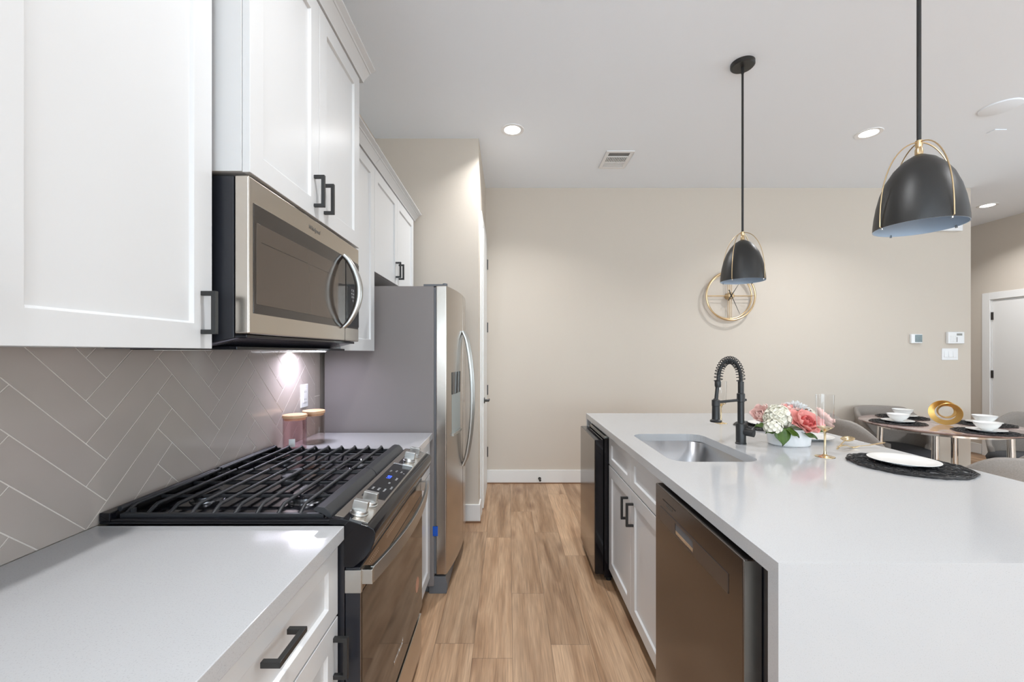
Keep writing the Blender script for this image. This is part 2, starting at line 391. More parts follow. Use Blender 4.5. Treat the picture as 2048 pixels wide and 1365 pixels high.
# right wall with door opening and window opening
D0, D1, DH = 4.62, 5.49, 2.055
mb = MB(); mb.box(XR, XR + 0.12, D1, 8.0, 0, CEIL); mb.box(XR, XR + 0.12, D0, D1, DH, CEIL); mb.box(XR, XR + 0.12, 2.4, D0, 0, CEIL)
mb.box(XR, XR + 0.12, 0.0, 2.4, 0, 0.5); mb.box(XR, XR + 0.12, 0.0, 2.4, 2.6, CEIL); mb.box(XR, XR + 0.12, -6.5, 0.0, 0, CEIL)
struct(mb.build('wall_right', M['wall']))
mb = MB()
mb.box(WL - 0.12, -0.25, -6.62, -6.5, 0, CEIL); mb.box(2.45, 3.45, -6.62, -6.5, 0, CEIL); mb.box(5.75, XR + 0.12, -6.62, -6.5, 0, CEIL)
for a, b in ((-0.25, 2.45), (3.45, 5.75)):
    mb.box(a, b, -6.62, -6.5, 0, 0.45); mb.box(a, b, -6.62, -6.5, 2.65, CEIL)
struct(mb.build('wall_front', M['wall']))
def window_y(name, x0, x1, z0, z1, y):
    m = MB(); f = 0.05
    m.box(x0, x1, y, y + 0.06, z0, z0 + f); m.box(x0, x1, y, y + 0.06, z1 - f, z1); m.box(x0, x0 + f, y, y + 0.06, z0 + f, z1 - f); m.box(x1 - f, x1, y, y + 0.06, z0 + f, z1 - f)
    xm = (x0 + x1) / 2; m.box(xm - 0.02, xm + 0.02, y, y + 0.06, z0 + f, z1 - f)
    o = struct(m.build(name, M['trim'])); box('pane', M['winglass'], o, x0 + f, x1 - f, y + 0.025, y + 0.031, z0 + f, z1 - f)
window_y('window_1', -0.25, 2.45, 0.45, 2.65, -6.59)
window_y('window_2', 3.45, 5.75, 0.45, 2.65, -6.59)
m = MB(); f = 0.05; x = XR + 0.03
m.box(x, x + 0.06, 0, 2.4, 0.5, 0.5 + f); m.box(x, x + 0.06, 0, 2.4, 2.6 - f, 2.6); m.box(x, x + 0.06, 0, f, 0.55, 2.55); m.box(x, x + 0.06, 2.4 - f, 2.4, 0.55, 2.55); m.box(x, x + 0.06, 1.18, 1.22, 0.55, 2.55)
o = struct(m.build('window_3', M['trim'])); box('pane', M['winglass'], o, x + 0.025, x + 0.031, f, 2.4 - f, 0.55, 2.55)

m = MB(); x = WL - 0.09
m.box(x, x + 0.06, -4.6, -1.4, 0.5, 0.55); m.box(x, x + 0.06, -4.6, -1.4, 2.65, 2.7)
for a in (-4.6, -3.025, -1.45): m.box(x, x + 0.06, a, a + 0.05, 0.55, 2.65)
o = struct(m.build('window_added', M['trim'])); box('pane', M['winglass'], o, x + 0.025, x + 0.031, -4.55, -1.45, 0.55, 2.65)  # unseen window added to light the aisle-facing island fronts

# baseboards
BH = 0.14
def bb(name, *a): return struct(box(name, M['trim'], None, *a, bevel=0.003))
bb('baseboard_back', XP + 0.014, XE, YB - 0.014, YB, 0.008, BH)
bb('baseboard_pantry', -0.42, XP + 0.014, YS - 0.014, YS, 0.012, BH + 0.005)
bb('baseboard_pantry_side', XP, XP + 0.014, YS, YS + 0.125, 0.012, BH + 0.005)
bb('baseboard_corner', XE, XE + 0.014, YB - 0.014, 8.0, 0.008, BH)
bb('baseboard_right', XR - 0.014, XR, D1 + 0.10, 8.0, 0.008, BH)
bb('baseboard_right_front', XR - 0.014, XR, -6.5, D0 - 0.10, 0.008, BH)
M['browntrim'] = mat('brown_floor_edge', (0.20, 0.10, 0.05), 0.6)  # dark brown strip where baseboards meet the floor
struct(MB().box(XP + 0.016, XE, YB - 0.02, YB - 0.002, 0, 0.010).build('trim_back_floor_edge', M['browntrim']))
struct(MB().box(-0.42, XP + 0.02, YS - 0.02, YS - 0.002, 0, 0.012).build('trim_pantry_floor_edge', M['browntrim']))

# pantry door with casing
mb = MB(); cw = 0.09
mb.box(XP, XP + 0.016, PY0 - cw, PY0, 0, PH + cw); mb.box(XP, XP + 0.016, PY1, PY1 + cw, 0, PH + cw); mb.box(XP, XP + 0.016, PY0, PY1, PH, PH + cw)
mb.box(XP - 0.1, XP, PY0, PY0 + 0.012, 0, PH); mb.box(XP - 0.1, XP, PY1 - 0.012, PY1, 0, PH); mb.box(XP - 0.1, XP, PY0 + 0.012, PY1 - 0.012, PH - 0.012, PH)
struct(mb.build('trim_pantry_door_casing', M['trim'], bevel=0.002))
dr = struct(box('door_1', M['trim'], None, XP - 0.012, XP + 0.024, PY0 + 0.03, PY1 - 0.03, 0.012, PH - 0.02, bevel=0.002))
for zz in (2.25, 1.615, 0.985, 0.36):
    box('hinge', M['hard_black'], dr, XP + 0.018, XP + 0.034, PY1 - 0.035, PY1 - 0.015, zz - 0.05, zz + 0.05, 0.001)
kn = MB(); yk = PY0 + 0.09; kn.lathe([(0.026, 0), (0.026, 0.008), (0.012, 0.010), (0.011, 0.045)], (XP + 0.024, yk, 0.94), 'x', 20)
kn.tube([(XP + 0.063, yk, 0.94), (XP + 0.066, yk + 0.03, 0.94), (XP + 0.064, yk + 0.10, 0.94)], [0.010, 0.009, 0.007], 10)
kn.build('door_handle', M['hard_black'], dr)
box('latch_plate', M['hard_black'], dr, XP - 0.006, XP + 0.014, PY0 + 0.027, PY0 + 0.031, 0.90, 0.97)
# hall door on the right wall
mb = MB(); cw = 0.09
mb.box(XR - 0.016, XR, D1, D1 + cw, 0, DH + cw); mb.box(XR - 0.016, XR, D0 - cw, D0, 0, DH + cw); mb.box(XR - 0.016, XR, D0, D1, DH, DH + cw)
mb.box(XR, XR + 0.1, D1 - 0.012, D1, 0, DH); mb.box(XR, XR + 0.1, D0, D0 + 0.012, 0, DH); mb.box(XR, XR + 0.1, D0 + 0.012, D1 - 0.012, DH - 0.012, DH)
struct(mb.build('trim_hall_door_casing', M['trim'], bevel=0.002))
dr = struct(box('door_2', M['trim'], None, XR + 0.004, XR + 0.04, D0 + 0.015, D1 - 0.015, 0.012, DH - 0.015, bevel=0.002))
for zz in (1.84, 1.08, 0.30):
    box('hinge', M['hard_black'], dr, XR - 0.010, XR + 0.006, D1 - 0.028, D1 - 0.008, zz - 0.05, zz + 0.05, 0.001)
kn = MB(); kn.lathe([(0.026, 0), (0.026, -0.008), (0.012, -0.010), (0.011, -0.045)], (XR + 0.004, D0 + 0.09, 0.94), 'x', 20)
kn.tube([(XR - 0.04, D0 + 0.09, 0.94), (XR - 0.042, D0 + 0.18, 0.94)], 0.009, 10)
kn.build('door_handle', M['hard_black'], dr)

# ------------------------------------------------------------------ backsplash, herringbone tiles clipped to the wall patch
def clip(poly, x0, x1, z0, z1):
    def cut(p, f, t):
        out = []
        for i in range(len(p)):
            a, b = p[i], p[(i+1) % len(p)]; fa, fb = f(a), f(b)
            if fa >= 0: out.append(a)
            if (fa >= 0) != (fb >= 0):
                k = fa / (fa - fb); out.append((a[0] + (b[0]-a[0])*k, a[1] + (b[1]-a[1])*k))
        return out
    for f in (lambda q: q[0]-x0, lambda q: x1-q[0], lambda q: q[1]-z0, lambda q: z1-q[1]):
        if len(poly) >= 3: poly = cut(poly, f, 0)
    return poly
def herring(Y0, Y1, Z0, Z1):
    W = 0.0765; L = 4 * W; g = 0.0016; mb = MB(); s = math.sqrt(0.5)
    # anchor: a corner of the zigzag at (y, z)
    ay, az = 1.108, 1.2926
    def rot(u, v): return (ay + (u - v) * s, az + (u + v) * s)
    for i in range(-60, 60):
        for j in range(-12, 12):
            # herringbone lattice: steps (W,W) and (L,-L)
            ox = i * W + j * L; oy = i * W - j * L
            for r in ((0, 0, L, W), (0, W, W, W + L)):
                x0, y0, x1, y1 = r
                # horizontal tile (0,0)-(L,W); vertical tile (0,W)-(W,W+L)
                P = [rot(ox + x0 + g, oy + y0 + g), rot(ox + x1 - g, oy + y0 + g), rot(ox + x1 - g, oy + y1 - g), rot(ox + x0 + g, oy + y1 - g)]
                P = clip(P, Y0, Y1, Z0, Z1)
                if len(P) >= 3:
                    ar = abs(sum(P[k][0]*P[(k+1) % len(P)][1] - P[(k+1) % len(P)][0]*P[k][1] for k in range(len(P)))) / 2
                    if ar > 1e-5: mb.prism([(a, b) for a, b in P], 'x', WL + 0.004, WL + 0.009)
    return mb
YT = 2.296
mb = herring(-1.2, YT, 0.915, 1.372)
z = 0.915
for a, b in ((0.915, 1.119), (1.122, 1.372)): mb.box(WL + 0.004, WL + 0.009, YT + 0.003, YT + 0.064, a, b)
bs = struct(box('wall_backsplash', M['grout'], None, WL, WL + 0.0075, -1.2, YT + 0.066, 0.914, 1.374))
mb.build('tile_pattern', M['tile'], bs, weld=False)

# ------------------------------------------------------------------ wall cabinets
UZ0, UZ1 = 1.372, 2.41; UF = -0.741; UF2 = -0.657
def wall_cab(label, y0, y1, z0, z1, xf, doors, crown, pulls, group, xb=WL, rail=0.06, ends=(1, 1)):
    t = thing('wall_cabinet', label, 'cabinet', (xb, y0, z0), group)
    box('cabinet_box', M['whitebox'], t, xb + 0.002, xf - 0.021, y0 + 0.0005, y1 - 0.0005, z0, z1, 0.001)
    n = len(doors)
    for k, (a, b) in enumerate(doors):
        d = shaker(MB(), xf, 1, a + 0.0015, b - 0.0015, z0 - 0.002, z1 - 0.02, rail=rail).build('door', M['white'], t, 0.0012, 2)
        if pulls[k]:
            yc, zc, ln = pulls[k]; pull(d, xf, 1, yc, zc, ln, True)
    if crown:
        h, pr = crown
        prof = [(xb + 0.002, z1 - 0.012), (xf - 0.02, z1 - 0.012), (xf + 0.004, z1 - 0.012), (xf + 0.006, z1 - 0.004), (xf + pr*0.55, z1 + h*0.55), (xf + pr*0.62, z1 + h*0.55), (xf + pr*0.66, z1 + h*0.70),
                (xf + pr, z1 + h*0.86), (xf + pr, z1 + h), (xb + 0.002, z1 + h)]
        MB().prism(prof, 'y', y0 - ends[0], y1 + ends[1]).build('crown_molding', M['white'], t, 0)
    return t
wall_cab('white shaker wall cabinet in the left foreground, left of the microwave', 0.11, 1.049, UZ0, UZ1, UF,
         [(0.11, 0.58), (0.58, 1.049)], (0.045, 0.055), [(0.545, 1.46, 0.103), (1.013, 1.457, 0.104)], 'white shaker wall cabinets', ends=(0, -0.001))
wall_cab('tall proud white wall cabinet with two doors above the microwave', 1.0635, 1.848, 1.822, 2.588, UF2,
         [(1.0635, 1.456), (1.456, 1.848)], (0.045, 0.058), [(1.418, 1.907, 0.108), (1.494, 1.907, 0.108)], 'white shaker wall cabinets', ends=(0.0, 0.04))
wall_cab('narrow white wall cabinet between microwave and refrigerator', 1.8495, 2.317, UZ0, UZ1, UF,
         [(1.8495, 2.317)], (0.042, 0.055), [(1.885, 1.457, 0.104)], 'white shaker wall cabinets', ends=(-0.001, -0.0005))
wall_cab('short white wall cabinet with two doors above the refrigerator', 2.318, 3.270, 1.812, UZ1, UF,
         [(2.318, 2.794), (2.794, 3.270)], (0.042, 0.055), [(2.755, 1.905, 0.104), (2.832, 1.905, 0.104)], 'white shaker wall cabinets', ends=(0.0, 0.04))

# ------------------------------------------------------------------ microwave
t = thing('microwave', 'stainless over-range microwave with curved handle below the wall cabinet', 'microwave', (WL, 1.065, 1.37))
Y0, Y1 = 1.0655, 1.8465
mb = MB(); mb.prism([(WL + 0.01, 1.376), (-0.80, 1.376), (-0.70, 1.398), (-0.700, 1.812), (WL + 0.01, 1.812)], 'y', Y0 + 0.002, Y1 - 0.002)
mb.build('body', M['blackside'], t, 0.002)
fr = box('door_panel', M['steel'], t, -0.698, -0.660, Y0, Y1, 1.408, 1.813, 0.005, seg=3)
box('glass', M['mwglass'], fr, -0.6605, -0.6585, Y0 + 0.018, Y1 - 0.012, 1.462, 1.748, 0.0008)
box('window', M['mwwin'], fr, -0.659, -0.6575, Y0 + 0.028, 1.62, 1.487, 1.700, 0.0006)
box('window_line', M['mwglass'], fr, -0.6580, -0.6570, Y0 + 0.05, 1.60, 1.652, 1.654)
box('control_panel', M['display'], t, -0.6602, -0.6565, 1.695, Y1 - 0.008, 1.470, 1.742, 0.0008)
box('door_seam', M['darkgap'], fr, -0.6604, -0.6594, 1.690, 1.692, 1.409, 1.47)
hp = [];
for k in range(17):
    a = k / 16; hp.append((-0.655 + 0.058 * math.sin(PI * a) ** 0.75, 1.665 + 0.012 * math.sin(PI * a), 1.462 + 0.285 * a))
hm = MB(); hm.tube(hp, [0.009 + 0.006 * math.sin(PI * k / 16) for k in range(17)], 12)
hm.build('handle', M['satin'], t, label='curved satin steel handle')
mb = MB(); mb.box(WL + 0.08, -0.71, Y0 + 0.03, Y1 - 0.03, 1.368, 1.377)
mb.box(-0.70, -0.668, Y0 + 0.004, Y1 - 0.03, 1.398, 1.407)
mb.build('bottom_vent', M['enamel'], t, 0.002)
MB().prism([(-1.04, 1.3705), (-0.80, 1.3705), (-0.684, 1.400), (-0.684, 1.4045), (-0.80, 1.3765), (-1.04, 1.3765)], 'y', Y0 + 0.012, Y1 - 0.012).build('bottom_cover', M['cover'], t, 0.001)
for yy in (1.22, 1.70): box('light_lens', M['plastic'], t, -0.99, -0.90, yy - 0.05, yy + 0.05, 1.3665, 1.3685)
text('logo', 'Whirlpool', 0.020, M['inkdark'], t, (-0.6595, 1.425, 1.778), (0, 1, 0), (0, 0, 1), 0.0004, shear=0.25)
for r_ in range(6):
    for c_ in range(2):
        pass
text('button_print', '1 2 3\n4 5 6\n7 8 9\n  0', 0.014, M['greyink'], t, (-0.6562, 1.765, 1.60), (0, 1, 0), (0, 0, 1), 0.0002)
area('undercabinet_glow', (-0.975, 2.03, 1.361), (0, 0, 0), 0.15, 0.035, 2.0, (0.80, 0.79, 1.0), 170)
lb = thing('undercabinet_light', 'small lit lamp bar under the narrow wall cabinet above the jars', 'lamp', (-0.975, 2.03, 1.365))
box('housing', M['plastic'], lb, -1.06, -0.89, 2.005, 2.055, 1.3655, 1.370, 0.001)
box('lens', M['hoodlens'], lb, -1.055, -0.895, 2.010, 2.050, 1.3635, 1.3655)

# ------------------------------------------------------------------ base cabinets and counters on the left
CT, CTH = 0.914, 0.036; CF = -0.423; BF = -0.438
def base_cab(label, y0, y1, fronts, s=1, xf=BF, xb=WL + 0.01, name='base_cabinet', group='white shaker base cabinets', top=0.876):
    t = thing(name, label, 'cabinet', (min(xf, xb), y0, 0), group)
    m = MB(); m.box(xb, xf - s*0.021, y0 + 0.0005, y1 - 0.0005, 0.10, top); m.box(xb, xf - s*0.085, y0 + 0.0005, y1 - 0.0005, 0.0, 0.10)
    m.build('cabinet_box', M['whitebox'], t)
    for kind, a, b, z0, z1, hd in fronts:
        rl = 0.06 if kind == 'door' else 0.055
        d = shaker(MB(), xf, s, a + 0.0015, b - 0.0015, z0, z1, rail=rl, railz=(0.06 if kind == 'door' else 0.042)).build(kind, M['white'], t, 0.0012, 2)
        if hd: pull(d, xf, s, *hd)
    return t
base_cab('white base cabinet at the left edge of the near counter', -0.12, 0.485, [('drawer', -0.12, 0.485, 0.69, 0.868, (0.18, 0.81, 0.10, False)), ('door', -0.12, 0.485, 0.105, 0.684, (0.45, 0.60, 0.10, True))])
base_cab('white base cabinet with drawer in front of the gas range', 0.49, 1.077, [('drawer', 0.49, 1.077, 0.69, 0.868, (0.788, 0.808, 0.100, False)), ('door', 0.49, 1.077, 0.105, 0.684, (1.050, 0.595, 0.104, True))])
base_cab('narrow white base cabinet between range and refrigerator', 1.868, 2.336, [('drawer', 1.868, 2.336, 0.69, 0.868, None), ('door', 1.868, 2.336, 0.105, 0.684, None)])
tag(box('countertop', M['quartz'], None, WL + 0.010, CF, -0.6, 1.0795, CT - CTH, CT, 0.002), 'white quartz countertop in the left foreground', 'countertop', 'white quartz countertops')
tag(box('countertop', M['quartz'], None, WL + 0.010, CF, 1.866, 2.336, CT - CTH, CT, 0.002), 'small white quartz countertop holding two jars beside the refrigerator', 'countertop', 'white quartz countertops')

# ------------------------------------------------------------------ range
RY0, RY1 = 1.082, 1.863; RM = (RY0 + RY1) / 2
t = thing('gas_range', 'black and stainless slide-in gas range with cast iron grates', 'stove', (WL, RY0, 0))
mb = MB(); mb.box(WL + 0.012, -0.425, RY0 + 0.003, RY1 - 0.003, 0.03, 0.905)
mb.build('body', M['blackside'], t, 0.002)
m = MB(); m.box(-1.0, -0.46, RY0 + 0.05, RY1 - 0.05, 0.0, 0.031); m.build('foot_base', M['darkgap'], t)
# cooktop pan
m = MB(); m.box(WL + 0.012, -0.455, RY0 - 0.0, RY1, 0.9155, 0.922)
m.box(WL + 0.012, -1.03, RY0, RY1, 0.921, 0.945); m.box(-1.03, -0.462, RY0 + 0.001, RY0 + 0.012, 0.921, 0.929); m.box(-1.03, -0.462, RY1 - 0.012, RY1 - 0.001, 0.921, 0.929)
m.build('cooktop', M['enamel'], t, 0.003, 3)
def burner(x, y, r, oval=0):
    b = MB()
    if oval:
        b.lathe([(r*1.15, 0.922), (r*1.1, 0.930), (r*0.9, 0.932)], (x, y, 0), 'z', 32, 1, 2.1); o = b.build('burner', M['burner'], t)
        MB().lathe([(r*0.95, 0.932), (r, 0.935), (r*0.96, 0.940), (0, 0.941)], (x, y, 0), 'z', 32, 1, 2.2).build('burner_cap', M['iron'], o)
    else:
        b.lathe([(r*1.35, 0.922), (r*1.3, 0.926), (r*1.05, 0.928), (r*1.02, 0.935), (r*0.5, 0.935)], (x, y, 0), 'z', 32); o = b.build('burner', M['burner'], t)
        MB().lathe([(r, 0.935), (r*1.02, 0.938), (r*0.95, 0.942), (0, 0.943)], (x, y, 0), 'z', 32).build('burner_cap', M['enamel'], o)
burner(-0.60, 1.255, 0.042); burner(-0.90, 1.255, 0.034); burner(-0.60, 1.69, 0.048); burner(-0.90, 1.69, 0.030); burner(-0.76, RM, 0.026, 1)
# grates
def grate(y0, y1, near):
    g = MB(); xs = [-1.012 + 0.0575 * k for k in range(10)]
    zt = 0.950; zb = 0.927
    for k, x in enumerate(xs):
        if k == 9: continue
        e0, e1 = (y0 + 0.006, y1 - 0.002) if near else (y0 + 0.002, y1 - 0.006)
        if near: pts = [(x, e0, zb + 0.004), (x, e0 + 0.010, zb + 0.010), (x, e0 + 0.026, zt - 0.004), (x, e0 + 0.036, zt), (x, e1, zt)]
        else: pts = [(x, e0, zt), (x, e1 - 0.036, zt), (x, e1 - 0.024, zt + 0.004), (x, e1 - 0.012, zt - 0.006), (x, e1, zb + 0.006)]
        g.tube(pts, 0.0052, 8)
    yy = [y0 + 0.13, y0 + 0.255, y1 - 0.008] if near else [y0 + 0.008, y0 + 0.13, y0 + 0.255]
    for y in yy: g.tube([(-1.015, y, zt - 0.010), (-0.49, y, zt - 0.010)], 0.0052, 6)
    ye = y0 + 0.006 if near else y1 - 0.006
    g.box(-1.02, -0.485, ye - 0.005, ye + 0.007, zb - 0.004, zb + 0.010)
    # wide front rail, wing profile
    prof = [(-0.512, 0.950), (-0.502, 0.956), (-0.482, 0.954), (-0.468, 0.941), (-0.463, 0.927), (-0.470, 0.924), (-0.485, 0.936), (-0.505, 0.943)]
    g.prism(prof, 'y', y0, y1)
    g.tube([(-1.028, y0 + 0.01, 0.947), (-1.028, y1 - 0.01, 0.947)], 0.0075, 8)
    for fx in (-1.0, -0.50):
        for fy in (y0 + 0.02, y1 - 0.02): g.box(fx - 0.005, fx + 0.005, fy - 0.005, fy + 0.005, 0.922, 0.946)
    return g.build('grate', M['iron'], t, 0.001, 1)
grate(RY0 + 0.016, RM - 0.002, True); grate(RM + 0.002, RY1 - 0.016, False)
# control console: sloping deck, rounded nose, side cheeks
con = [(-0.462, 0.9155), (-0.462, 0.932), (-0.455, 0.934), (-0.420, 0.929), (-0.362, 0.912), (-0.349, 0.905), (-0.343, 0.893), (-0.345, 0.874), (-0.354, 0.850), (-0.372, 0.828), (-0.400, 0.806), (-0.425, 0.806), (-0.425, 0.9155)]
MB().prism(con, 'y', RY0 - 0.002, RY1 + 0.002).build('console', M['enamel'], t, 0.0015, 2)
dx, dz = (-0.362 + 0.452), (0.912 - 0.932)
def deck(u, v, h=0.0):      # u 0..1 from the back to the front of the deck, v = y, h above it
    n = Vector((-dz, 0, dx)).normalized(); return Vector((-0.452 + u*dx, v, 0.9335 + u*dz)) + n*h
def deck_slab(name, m_, u0, u1, y0, y1, h0, h1, parent=t, bev=0.0006):
    q = []
    for h in (h0, h1):
        for (u, y) in ((u0, y0), (u1, y0), (u1, y1), (u0, y1)): q.append(deck(u, y, h))
    return MB().add(q, [(0,3,2,1),(4,5,6,7),(0,1,5,4),(1,2,6,5),(2,3,7,6),(3,0,4,7)]).build(name, m_, parent, bev)
cp = deck_slab('control_panel', M['steel'], -0.02, 0.95, RY0 + 0.012, RY1 - 0.012, -0.002, 0.0018)
dp = deck_slab('display', M['display'], 0.12, 0.90, 1.255, 1.615, 0.001, 0.0028, cp)
deck_slab('display_bezel', M['chrome'], 0.10, 0.92, 1.615, 1.628, 0.001, 0.0040, cp)
ri = (0, 1, 0); upv = tuple(deck(0, 0) - deck(1, 0))
P = deck(0.42, 1.455, 0.003); text('clock_digits', '1:03', 0.020, M['blueled'], dp, P, ri, upv, 0.0002)
for (u, y, b) in ((0.25, 1.33, 'BAKE'), (0.45, 1.33, 'BROIL'), (0.65, 1.33, 'WARM'), (0.28, 1.52, '1 2 3'), (0.48, 1.53, '4 5 6'), (0.68, 1.53, '7 8 9'), (0.72, 1.45, 'START'), (0.80, 1.52, '0'), (0.60, 1.40, 'OFF'), (0.80, 1.36, 'LIGHT')):
    text('panel_print', b, 0.009, M['greyink'], dp, deck(u, y, 0.003), ri, upv, 0.0001)
for (u, y) in ((0.52, 1.136), (0.56, 1.206), (0.56, 1.690), (0.58, 1.768)):
    n = Vector((-dz, 0, dx)).normalized(); base = deck(u, y, 0.0018)
    k = MB(); k.lathe([(0.0245, 0), (0.0245, 0.003), (0.0225, 0.004), (0.0215, 0.010), (0.019, 0.012)], (0, 0, 0), 'z', 28)
    k.prism([(-0.0185, 0.009), (0.0185, 0.009), (0.0205, 0.020), (0.0195, 0.036), (-0.0195, 0.036), (-0.0205, 0.020)], 'y', -0.0085, 0.0085)
    k.xform(Matrix.Translation(base) @ Matrix(((n.z, 0, n.x, 0), (0, 1, 0, 0), (-n.x, 0, n.z, 0), (0, 0, 0, 1))).to_4x4())
    k.build('knob', M['knob'], t, 0.0012, 2)
# oven door
DX = -0.384
dd = thing('x', '', '')
bpy.data.objects.remove(dd)
door = box('oven_door', M['blackside'], t, -0.424, DX, RY0 + 0.004, RY1 - 0.004, 0.238, 0.803, 0.003, label='dark glossy oven door')
box('front_skin', M['steeldark'], door, DX - 0.003, DX + 0.0006, RY0 + 0.0055, RY1 - 0.0055, 0.240, 0.801)
box('window', M['ovenglass'], door, DX - 0.001, DX + 0.0018, RY0 + 0.012, RY1 - 0.010, 0.245, 0.735, 0.0008)
hm = MB(); NN = 24
outer = []; inner = []
for k in range(NN + 1):
    a = k / NN; y = RY0 + 0.022 + (RY1 - RY0 - 0.044) * a
    bow = 0.030 + 0.034 * (1 - (2*a - 1)**2)
    outer.append((DX + bow, y)); inner.append((DX + bow - 0.010, y))
hm.prism(outer + inner[::-1], 'z', 0.755, 0.797)
for y in (RY0 + 0.008, RY1 - 0.034): hm.box(DX, DX + 0.030, y, y + 0.026, 0.757, 0.795)
hm.box(-0.424, DX + 0.003, RY0 + 0.001, RY0 + 0.012, 0.737, 0.797)
hm.build('handle', M['satin'], door, 0.0015, 2, label='wide bowed stainless handle')
for (ya, yb) in ((1.12, 1.24), (1.32, 1.60), (1.68, 1.80)):
    y = ya; pm = MB()
    while y < yb:
        for zz in (0.776, 0.784): pm.box(DX - 0.0005, DX + 0.0008, y, y + 0.005, zz, zz + 0.003)
        y += 0.010
    pm.build('vent_slots', M['chrome'], door)
text('logo', 'Whirlpool', 0.028, M['chrome'], door, (DX + 0.0021, 1.455, 0.318), (0, 1, 0), (0, 0, 1), 0.0003, shear=0.25)
MB().lathe([(0.030, 0), (0.030, 0.0006), (0, 0.0007)], (DX + 0.0017, 1.755, 0.388), 'x', 28).build('sticker', M['coppertag'], door, label='round copper coloured sticker')
dw = box('storage_drawer', M['steel'], t, -0.424, DX - 0.002, RY0 + 0.004, RY1 - 0.004, 0.045, 0.205, 0.003, label='stainless storage drawer')
box('grip_channel', M['display'], dw, -0.420, DX - 0.012, RY0 + 0.006, RY1 - 0.006, 0.205, 0.236)

# ------------------------------------------------------------------ refrigerator
FY0, FY1 = 2.352, 3.268; FB = -0.419
t = thing('refrigerator', 'stainless side-by-side refrigerator with curved doors at the end of the counter', 'refrigerator', (-1.05, FY0, 0))
box('body', M['fridgeside'], t, -1.035, FB, FY0, FY1, 0.045, 1.735, 0.006, seg=3)
box('gasket', M['fridgedark'], t, FB, FB + 0.012, FY0 + 0.008, FY1 - 0.008, 0.115, 1.728)
cy = (FY0 + FY1) / 2; FE = -0.349; SAG = 0.050
def fx(y): q = (y - cy) / ((FY1 - FY0) / 2); return FE + SAG * (1 - q*q)
def fdoor(a, b, hinge):
    n = 12; pl = [(FB + 0.012, a), (FB + 0.012, b)]
    for k in range(n + 1):
        y = b + (a - b) * k / n; pl.append((fx(y), y))
    return MB().prism(pl, 'z', 0.112, 1.738).build('door', M['steelv'], t, 0.005, 3)
YSP = 2.755
d1 = fdoor(FY0 + 0.001, YSP - 0.004, 0); d2 = fdoor(YSP + 0.004, FY1 - 0.001, 1)
for y, pr in ((YSP - 0.040, d1), (YSP + 0.040, d2)):
    hm = MB(); pts = []
    for k in range(21):
        a = k / 20; pts.append((fx(y) + 0.004 + 0.060 * (math.sin(PI*a)) ** 0.6, y, 0.63 + 0.87 * a))
    s0 = len(hm.v); hm.tube(pts, 0.012, 10); hm.build('handle', M['satin'], pr, label='long bowed satin steel handle')
# dispenser on the near door
m = MB(); a, b = 2.445, 2.640
xm = min(fx(a), fx(b))
fr = MB(); fr.prism([(fx(a) - 0.004, a), (fx(b) - 0.004, b), (fx(b) + 0.003, b), (fx((a+b)/2) + 0.003, (a+b)/2), (fx(a) + 0.003, a)], 'z', 1.115, 1.245); fr.build('dispenser_controls', M['display'], d1, 0.001, 1)
fr = MB(); fr.prism([(fx(a) - 0.004, a), (fx(b) - 0.004, b), (fx(b) + 0.0015, b), (fx((a+b)/2) + 0.0015, (a+b)/2), (fx(a) + 0.0015, a)], 'z', 0.885, 1.115); fr.build('dispenser_recess', mat('dispenser_grey', (0.30, 0.33, 0.32), 0.25), d1, 0.001, 1)
fr = MB(); fr.prism([(fx(a) - 0.004, a), (fx(b) - 0.004, b), (fx(b) + 0.012, b), (fx((a+b)/2) + 0.014, (a+b)/2), (fx(a) + 0.012, a)], 'z', 0.872, 0.888); fr.build('dispenser_tray', M['satin'], d1, 0.001, 1)
m = MB(); m.box(-1.02, FB - 0.02, FY0 + 0.03, FY1 - 0.03, 0, 0.046); m.prism([(FB - 0.03, 0.0), (FE + 0.0, 0.0), (FE + 0.004, 0.05), (FE - 0.006, 0.098), (FB - 0.03, 0.098)], 'y', FY0 + 0.01, FY1 - 0.01)
m.build('base_grille', M['fridgedark'], t, 0.003)
for y in (FY0 + 0.03, FY1 - 0.03):
    m = MB(); m.box(FB - 0.06, FE - 0.01, y - 0.02, y + 0.02, 1.735, 1.747); m.lathe([(0.014, 1.735), (0.014, 1.752), (0.010, 1.754)], (FE - 0.012, y, 0), 'z', 16); m.build('hinge_cover', M['fridgedark'], t, 0.001)
box('tape', M['bluetape'], t, FB - 0.006, FB + 0.022, FY0 - 0.0012, FY0 + 0.0006, 0.33, 0.385, label='small square of blue tape')

# ------------------------------------------------------------------ island
IX0, IX1, IY0, IY1 = 0.572, 1.775, 0.888, 3.089
SX0, SX1, SY0, SY1 = 0.672, 1.045, 1.712, 2.300       # sink opening
def rrect(x0, x1, y0, y1, r, n=6):
    out = []
    for (cx, cy_, a0) in ((x1 - r, y1 - r, 0), (x0 + r, y1 - r, 90), (x0 + r, y0 + r, 180), (x1 - r, y0 + r, 270)):
        for k in range(n + 1):
            a = R(a0 + 90 * k / n); out.append((cx + r*math.cos(a), cy_ + r*math.sin(a)))
    return out
t = thing('island_countertop', 'white quartz waterfall island countertop with undermount sink cutout', 'countertop', (IX0, IY0, 0))
bm = bmesh.new()
hole = rrect(SX0, SX1, SY0, SY1, 0.07)
outer = [(IX1, IY1), (IX0, IY1), (IX0, IY0), (IX1, IY0)]
ov = [bm.verts.new((*p, CT)) for p in outer]; hv = [bm.verts.new((*p, CT)) for p in hole]
oe = [bm.edges.new((ov[i], ov[(i+1) % 4])) for i in range(4)]; he = [bm.edges.new((hv[i], hv[(i+1) % len(hv)])) for i in range(len(hv))]
